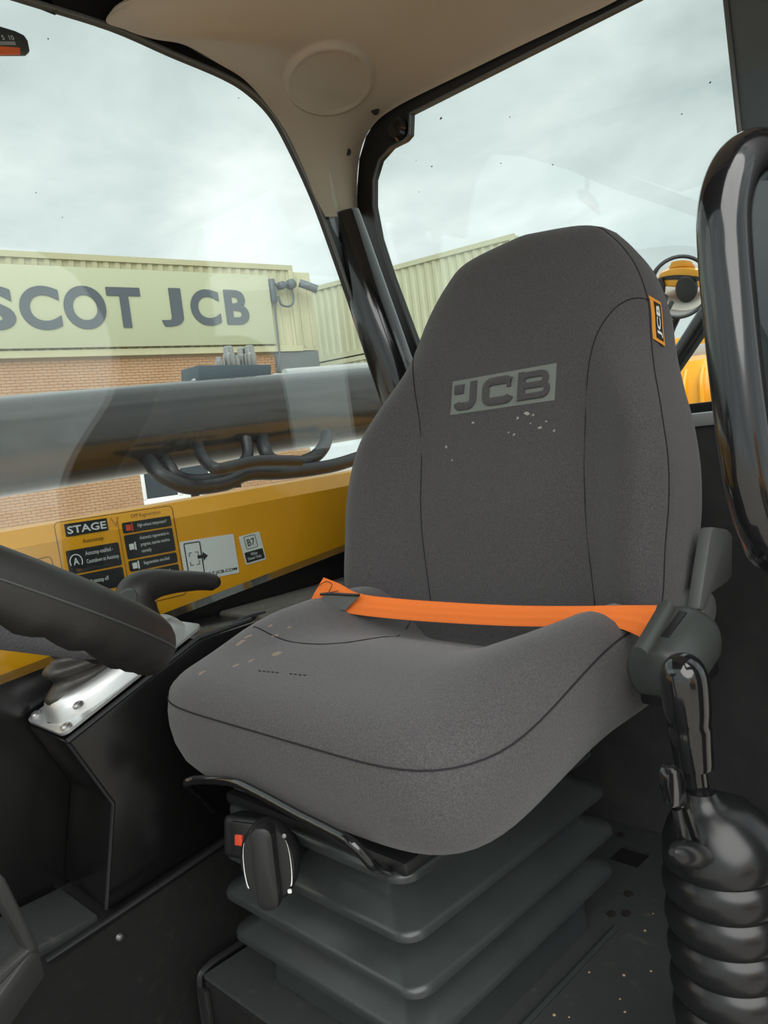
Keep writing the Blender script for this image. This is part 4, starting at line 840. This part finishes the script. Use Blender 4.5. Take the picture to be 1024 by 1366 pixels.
# --- lap belt
up = [(0.7850, 0.9354, -0.1978), (0.7900, 0.9059, -0.2072), (0.7950, 0.8699, -0.2218), (0.8100, 0.8036, -0.2295), (0.8200, 0.7118, -0.2320), (0.8280, 0.6156, -0.2321), (0.8300, 0.5262, -0.2279), (0.8320, 0.4563, -0.2231), (0.8340, 0.4144, -0.2209)]
lo = [(0.7750, 0.9661, -0.2380), (0.7800, 0.9260, -0.2439), (0.7850, 0.8779, -0.2513), (0.8000, 0.7985, -0.2571), (0.8100, 0.7073, -0.2581), (0.8180, 0.6117, -0.2566), (0.8200, 0.5227, -0.2508), (0.8200, 0.4619, -0.2467), (0.8220, 0.4266, -0.2584)]
U = catmull(up, 5); Lw = catmull(lo, 5); rows_ = []; rows2 = []
for i in range(len(U)):
    r1 = []; r2 = []
    for j in range(9):
        f_ = j / 8; p = Lw[i].lerp(U[i], f_); rip = 0.0009 * math.sin(f_ * math.pi * 6) + 0.002 * math.sin(f_ * math.pi)
        p = p + Vector((-1, -0.6, 0.2)).normalized() * rip; r1.append(p); r2.append(p + Vector((0.0025, 0.001, 0.0)))
    rows_.append(r1); rows2.append(r2)
b = MB(); b.grid(rows_); b.grid(rows2); b.loft([rows_[0], rows2[0]], closed=False); b.loft([rows_[-1], rows2[-1]], closed=False)
b.loft([[r[0] for r in rows_], [r[0] for r in rows2]], closed=False); b.loft([[r[-1] for r in rows_], [r[-1] for r in rows2]], closed=False)
belt = b.build('lap_belt', M_BELT, seat, angle=60); belt['label'] = 'bright orange webbing lap belt lying across the seat'
tb = [(0.7800, 0.9351, -0.2266), (0.7820, 0.9205, -0.2215), (0.7880, 0.8579, -0.2230), (0.7830, 0.8882, -0.2457), (0.7800, 0.9098, -0.2417)]
b = MB(); b.prism([Vector(p) + Vector((-0.006, -0.003, 0.001)) for p in tb], (0.003, 0.001, 0)); b.build('stitched_tab', M_GRYPL, belt)
b = MB(); b.tube([Vector(p) + Vector((-0.007, -0.004, 0.002)) for p in ((0.7800, 0.9363, -0.2230), (0.7820, 0.9205, -0.2215), (0.7880, 0.8577, -0.2219))], 0.0022, 8); b.build('tab_edge', M_BLKPL, belt)
b = MB(); b.tube(catmull([Vector(p) + Vector((-0.0035, -0.002, 0.001)) for p in ((0.7800, 0.9428, -0.2102), (0.7820, 0.9240, -0.2027), (0.7830, 0.9120, -0.2071), (0.7830, 0.9213, -0.2194), (0.7840, 0.9009, -0.2162))], 4), 0.0006, 5); b.build('thread', M_SEAM, belt)

# ================================================================== CONTROLS
# side console
con = thing('side_console', 'black sheet-metal console with a faceted front beside the seat', 'console', (0.55, 1.09, -0.58))
side = [(0.394, -0.340), (0.440, -0.441), (0.409, -0.578), (0.72, -0.545), (0.72, -0.255), (0.604, -0.258)]
b = MB(); b.prism([Vector((x, 1.022, z)) for x, z in side], (0, 0.135, 0)); b.build('console_body', M_CONS, con, bevel=0.003)
b = MB(); b.tube([(0.394, 1.0215, -0.340), (0.440, 1.0215, -0.441), (0.409, 1.0215, -0.576)], 0.003, 8); b.build('corner_edge', M_BLKPL, con)
b = MB(); b.tube([(0.392, 1.0215, -0.337), (0.604, 1.0215, -0.254), (0.70, 1.0215, -0.250)], 0.004, 8); b.build('top_edge', M_BLKPL, con)
# joystick
us = Vector((0.21, 0, 0.084)).normalized(); JO = Vector((0.392, 1.088, -0.333)); JM = frame(JO, us, (0, 1, 0))   # local x rearwards up the slope, y right, z up
joy = thing('joystick', 'black hooked joystick with ribbed boot in a silver bezel', 'joystick', JO + us * 0.11)
def superell(cx, cy, a, b_, n=2.6, N=48): return [(cx + a * (abs(math.cos(t_)) ** (2 / n)) * (1 if math.cos(t_) >= 0 else -1), cy + b_ * (abs(math.sin(t_)) ** (2 / n)) * (1 if math.sin(t_) >= 0 else -1)) for t_ in [2 * math.pi * k / N for k in range(N)]]
b = MB(); pl_ = [(0.122 + x, 0.0 + y) for x, y in rrect(0.122, 0.062, 0.012, 5)]
b.loft([[JM @ Vector((x, y, z)) for x, y in pl_] for z in (0.002, 0.006)]); bz = b.build('bezel_plate', M_SILV, joy)
b = MB(); b.loft([[JM @ Vector((x, y, z)) for x, y in superell(0.125, 0, a, c_)] for a, c_, z in ((0.117, 0.058, 0.005), (0.112, 0.054, 0.018), (0.104, 0.048, 0.030), (0.094, 0.040, 0.034), (0.088, 0.035, 0.032), (0.086, 0.033, 0.010))]); b.build('bezel_rim', M_SILV, bz, angle=60)
for x, y, z in ((0.012, -0.050, 0.006), (0.012, 0.050, 0.006), (0.040, -0.046, 0.018)):
    b = MB(); b.lathe([(0.0075, 0), (0.0075, 0.003), (0.005, 0.005), (0.0022, 0.005), (0.002, 0.003)], JM @ Matrix.Translation((x, y, z)), 16); b.build('screw', M_STEEL, bz)
b = MB(); rg = []
BC0 = JM @ Vector((0.088, 0, 0.004))
for k in range(41):
    f_ = k / 40; sc = lerp(1.0, 0.80, f_) + 0.10 * math.cos(k * 2 * math.pi / 8)
    hz = Vector((1, 0, 0.4 * (1 - sm(0.0, 0.6, f_)))).normalized()
    rg.append([BC0 + Vector((0.012 * f_, 0, 0.115 * f_)) + hz * x + Vector((0, y, 0)) for x, y in superell(0, 0, 0.076 * sc, 0.034 * sc, 2.2, 40)])
b.loft(rg); b.build('boot', mat('boot_rubber', (0.030, 0.027, 0.024), 0.36), joy, angle=70)
hp = [JM @ Vector((0.150, 0, 0.09)), (0.5547, 1.0900, -0.2404), (0.5464, 1.0900, -0.2006), (0.5549, 1.0900, -0.1774), (0.5820, 1.0900, -0.1707), (0.6200, 1.0900, -0.1752), (0.6594, 1.0900, -0.1823), (0.6848, 1.0900, -0.1901), (0.6939, 1.0900, -0.1958)]
b = MB(); b.tube(catmull(hp, 6), [0.020, 0.028, 0.034, 0.031, 0.024, 0.018, 0.0155, 0.014, 0.006], 20, flat=(1, 0.95)); hd = b.build('handle', M_STEER, joy, angle=70)
b = MB(); b.lathe([(0.0005, 0.004), (0.016, 0.004), (0.019, 0.0)], frame((0.5188, 1.0580, -0.1788), (1, 0, 0.5), (0, 0.1, 1)), 28, 1.0, 0.75); b.build('thumb_panel', M_DKGRY, hd)
# steering wheel
tw = math.radians(31); WC = Vector((0.140, 0.640, -0.046)); wv = Vector((math.cos(tw), 0, -math.sin(tw))); wy = Vector((0, 1, 0)); wnn = wv.cross(wy).normalized()
if wnn.z < 0: wnn = -wnn
sw_ = thing('steering_wheel', 'black moulded steering wheel with a grey grained spoke', 'steering wheel', WC - wnn * 0.30)
rg = []
for k in range(120):
    a = 2 * math.pi * k / 120; c = WC + wy * math.cos(a) * 0.19 + wv * math.sin(a) * 0.19; o_ = (c - WC).normalized(); ring = []
    for j in range(20):
        q = 2 * math.pi * j / 20; rr = 0.0185
        if math.sin(q) < -0.3: rr += 0.0016 * math.cos(a * 36) * (-math.sin(q))
        ring.append(c + o_ * math.cos(q) * rr + wnn * math.sin(q) * rr * 1.12)
    rg.append(ring)
rg.append(rg[0]); b = MB(); b.loft(rg, cap0=False, cap1=False); rm = b.build('rim', M_STEER, sw_, angle=70)
b = MB(); b.tube([WC + (wy * math.cos(a) + wv * math.sin(a)) * 0.2085 + wnn * 0.002 for a in [2 * math.pi * k / 120 for k in range(120)]], 0.0008, 6, closed=True); b.build('mould_line', M_DKGRY, rm)
WM = frame(WC, wv, wy)
if (WM.to_3x3() @ Vector((0, 0, 1))).dot(wnn) < 0: WM = frame(WC, wv, -wy)
b = MB(); b.lathe([(0.001, -0.040), (0.045, -0.040), (0.062, -0.033), (0.066, -0.016), (0.055, -0.006), (0.001, -0.002)], WM, 36); b.build('hub', M_PAD, sw_, angle=50)
def spoke(a, w0=0.050, w1=0.066):
    R_ = WM @ Matrix.Rotation(a, 4, 'Z')
    rings = []
    for r_, hw, z0, z1 in ((0.03, w0, -0.036, -0.014), (0.08, w0 * 0.95, -0.032, -0.012), (0.13, w1 * 0.9, -0.024, -0.006), (0.175, w1 * 1.1, -0.012, 0.004), (0.188, w1 * 1.15, -0.008, 0.006)):
        rings.append([R_ @ Vector((r_, y, z)) for y, z in ((-hw, (z0 + z1) / 2 - 0.004), (-hw * 0.92, z0), (hw * 0.92, z0), (hw, (z0 + z1) / 2 - 0.004), (hw, (z0 + z1) / 2 + 0.004), (hw * 0.92, z1), (-hw * 0.92, z1), (-hw, (z0 + z1) / 2 + 0.004))])
    b = MB(); b.loft(rings); s_ = b.build('spoke', M_PAD, sw_, angle=40); return s_
for a in (math.radians(0), math.radians(120), math.radians(240)): spoke(a)
b = MB(); b.tube([WC - wnn * 0.05, WC - wnn * 0.40, WC - wnn * 0.62 + Vector((-0.1, 0, -0.1))], [0.035, 0.045, 0.055], 20); b.build('column', M_BLKPL, sw_)
# bracket by the pedals
b = MB(); pts = [(0.2622, 0.9300, -0.4241), (0.2673, 0.9300, -0.4328), (0.2897, 0.9300, -0.5258), (0.2910, 0.9300, -0.5615), (0.2415, 0.9300, -0.5585), (0.2452, 0.9300, -0.5342), (0.2780, 0.9300, -0.5245), (0.2693, 0.9300, -0.4944), (0.2578, 0.9300, -0.4527)]
b.prism([Vector(p) for p in pts], (-0.004, 0.02, 0)); 
b.prism([Vector(p) for p in ((0.2435, 0.9290, -0.5433), (0.2790, 0.9290, -0.5265), (0.2899, 0.9290, -0.5328), (0.2905, 0.9290, -0.5626), (0.2393, 0.9290, -0.5701))], (-0.10, -0.02, -0.06))
tag(b.build('pedal_bracket', mat('bracket_grey', (0.036, 0.036, 0.035), 0.45), bevel=0.002), 'dark grey bent bracket at the bottom left corner below the console', 'bracket')

# hand lever with gaiter
lev = thing('hand_lever', 'glossy black hand lever rising from a ribbed rubber gaiter', 'lever', (0.70, 0.306, PZ))
g0 = Vector((0.702, 0.306, PZ)); prof = []
z = 0.0; k = 0
nr = 8
for i in range(nr * 8 + 1):
    f_ = i / (nr * 8); zz = 0.268 * f_; ph = (i % 8) / 8
    prof.append((0.0560 - 0.002 * f_ + 0.0065 * (abs(math.sin(math.pi * i / 8)) ** 0.7) - 0.004, zz))
rings = []; N_ = 48
for r_, zz in prof: rings.append([g0 + Vector((r_ * math.cos(2 * math.pi * q / N_), r_ * math.sin(2 * math.pi * q / N_), zz)) for q in range(N_)])
for r_, zz, dx in ((0.0545, 0.273, 0.0), (0.0535, 0.286, 0.0), (0.048, 0.301, -0.002), (0.038, 0.315, -0.004), (0.027, 0.325, -0.006), (0.019, 0.330, -0.008), (0.0157, 0.336, -0.009), (0.0144, 0.340, -0.009), (0.011, 0.338, -0.009)):
    rings.append([g0 + Vector((dx + r_ * math.cos(2 * math.pi * q / N_), 0.012 * sm(0.28, 0.33, zz) + r_ * math.sin(2 * math.pi * q / N_), zz + 0.035 * (-math.sin(2 * math.pi * q / N_ - 0.6)) * sm(0.268, 0.283, zz) * (1 - sm(0.315, 0.336, zz)) * 0.3)) for q in range(N_)])
b = MB(); b.loft(rings); b.build('gaiter', mat('gaiter_rubber', (0.013, 0.013, 0.014), 0.27, bump=(60, 0.03)), lev, angle=70)
kb = [(0.6868, 0.3220, -0.2262), (0.6865, 0.3220, -0.2605), (0.6903, 0.3220, -0.2907), (0.6944, 0.3220, -0.3377), (0.6969, 0.3220, -0.3594), (0.6984, 0.3220, -0.3862)]
kb = [Vector(p) for p in kb]
ax = (kb[3] - kb[0]).normalized(); top = kb[0]; Lk = (kb[3] - kb[0]).length
def along(s_): return top + ax * s_
pk = [(0.0, 0.0008), (0.0008, 0.0055), (0.003, 0.0108), (0.007, 0.0155), (0.013, 0.0192), (0.020, 0.0213), (0.028, 0.0222), (0.040, 0.0222), (0.055, 0.0214), (0.066, 0.0200), (0.070, 0.0190), (0.073, 0.0196), (0.090, 0.0188), (Lk - 0.005, 0.0180), (Lk, 0.0172), (Lk, 0.0105)]
KM2 = frame(top, ax.cross(Vector((0, 1, 0))), Vector((0, 1, 0)))
def tubez(b, pr2, n=32):
    u = ax.cross(Vector((0, 1, 0))).normalized(); w = ax.cross(u).normalized()
    b.loft([[along(s_) + u * math.cos(2 * math.pi * q / n) * r_ + w * math.sin(2 * math.pi * q / n) * r_ for q in range(n)] for s_, r_ in pr2])
b = MB(); tubez(b, pk); b.build('lever_knob', M_GLOSS, lev, angle=60)
b = MB(); tubez(b, [(Lk - 0.01, 0.0108), (Lk + 0.075, 0.0108)]); b.build('lever_rod', M_GLOSS, lev, angle=60)
tr = [(0.6101, 0.2980, -0.3006), (0.6204, 0.2980, -0.3086), (0.6255, 0.2980, -0.3207), (0.6225, 0.2980, -0.3437), (0.5952, 0.2980, -0.3320), (0.5909, 0.2980, -0.3106), (0.5927, 0.2980, -0.3010), (0.6004, 0.2980, -0.2981)]
b = MB(); b.prism([Vector(p) for p in tr], (0.006, 0.012, 0)); b.build('trigger', M_GLOSS, lev, bevel=0.003)
for a_, c_ in (((0.6082, 0.3010, -0.3370), (0.6155, 0.3010, -0.3752)), ((0.6250, 0.3010, -0.3428), (0.6429, 0.3010, -0.3866))):
    b = MB(); b.tube([a_, c_], 0.0042, 10); b.build('trigger_prong', M_GLOSS, lev)
b = MB(); b.tube(catmull([(0.5891, 0.2990, -0.3669), (0.6165, 0.2980, -0.3816), (0.6582, 0.3000, -0.4041)], 4), [0.003, 0.009, 0.0115, 0.012, 0.0115, 0.009, 0.003], 14); b.build('trigger_collar', MATS['gaiter_rubber'], lev)

# grab handle at the door post
gh = thing('grab_handle', 'thick glossy black grab handle on the door post', 'handle', (0.60, 0.20, -0.15))
hpth = [(0.685, 0.165, 0.170), (0.6678, 0.2065, 0.1824), (0.6317, 0.2107, 0.1766), (0.6074, 0.2146, 0.1612), (0.5939, 0.2179, 0.1352), (0.5896, 0.2182, 0.1035), (0.5864, 0.2168, 0.0662), (0.5828, 0.2144, 0.0182), (0.5799, 0.2107, -0.0354), (0.5814, 0.2077, -0.0707), (0.5898, 0.2047, -0.0954), (0.6297, 0.2073, -0.1193), (0.70, 0.165, -0.135)]
b = MB(); b.tube(catmull([Vector(p) for p in hpth], 7), 0.0185, 24); b.build('handle_tube', M_GLOSS, gh, angle=70)
b = MB(); b.box((0.66, 0.10, -0.95), (0.73, 0.185, 0.80), None, 0.012, 3); pst = struct(b.build('trim_4', M_PAINT), 'black door post that carries the grab handle')

# inclinometer hanging in the side window
t = thing('tilt_gauge', 'small black tilt gauge with orange strip and white scale at the window', 'gauge', (0.4877, 1.1200, 0.6019))
og = [(0.4309, 1.1200, 0.6041), (0.4616, 1.1200, 0.6212), (0.4919, 1.1200, 0.6287), (0.5119, 1.1200, 0.6283), (0.5248, 1.1200, 0.6258), (0.5290, 1.1200, 0.6188), (0.5299, 1.1200, 0.6048), (0.5238, 1.1200, 0.5992), (0.4858, 1.1200, 0.5895), (0.4254, 1.1200, 0.5684)]
b = MB(); b.prism([Vector(p) for p in og], (0, 0.010, 0)); b.build('gauge_body', M_DKGRY, t, bevel=0.003)
b = MB(); b.prism([Vector(p) + Vector((0, -0.001, 0)) for p in ((0.4371, 1.1200, 0.5848), (0.4874, 1.1200, 0.5998), (0.5144, 1.1200, 0.6049), (0.5142, 1.1200, 0.5968), (0.4858, 1.1200, 0.5890), (0.4353, 1.1200, 0.5728))], (0, 0.004, 0)); b.build('orange_scale', M_ORNG, t)
g0_, g1_ = Vector((0.4871, 1.1185, 0.6011)), Vector((0.5101, 1.1185, 0.6071)); GM = frame(g0_, (g1_ - g0_), (0, 0, 1))
gl_ = (g1_ - g0_).length
b = MB()
for k in range(12): b.box((gl_ * k / 12, 0, 0), (gl_ * k / 12 + 0.0006, 0.0045, 0.0004), GM)
b.build('scale_ticks', M_WHITE, t)
b = MB(); text_on(b, '5', GM, gl_ * 0.28, 0.0065, h=0.006); text_on(b, '10', GM, gl_ * 0.72, 0.0065, h=0.006); b.build('scale_digits', M_WHITE, t)
b = MB(); b.tube([Vector((0.4411, 1.1500, 0.6121)), Vector((0.40, 1.165, 0.69))], 0.006, 8); b.build('hanger', M_BLKPL, t)
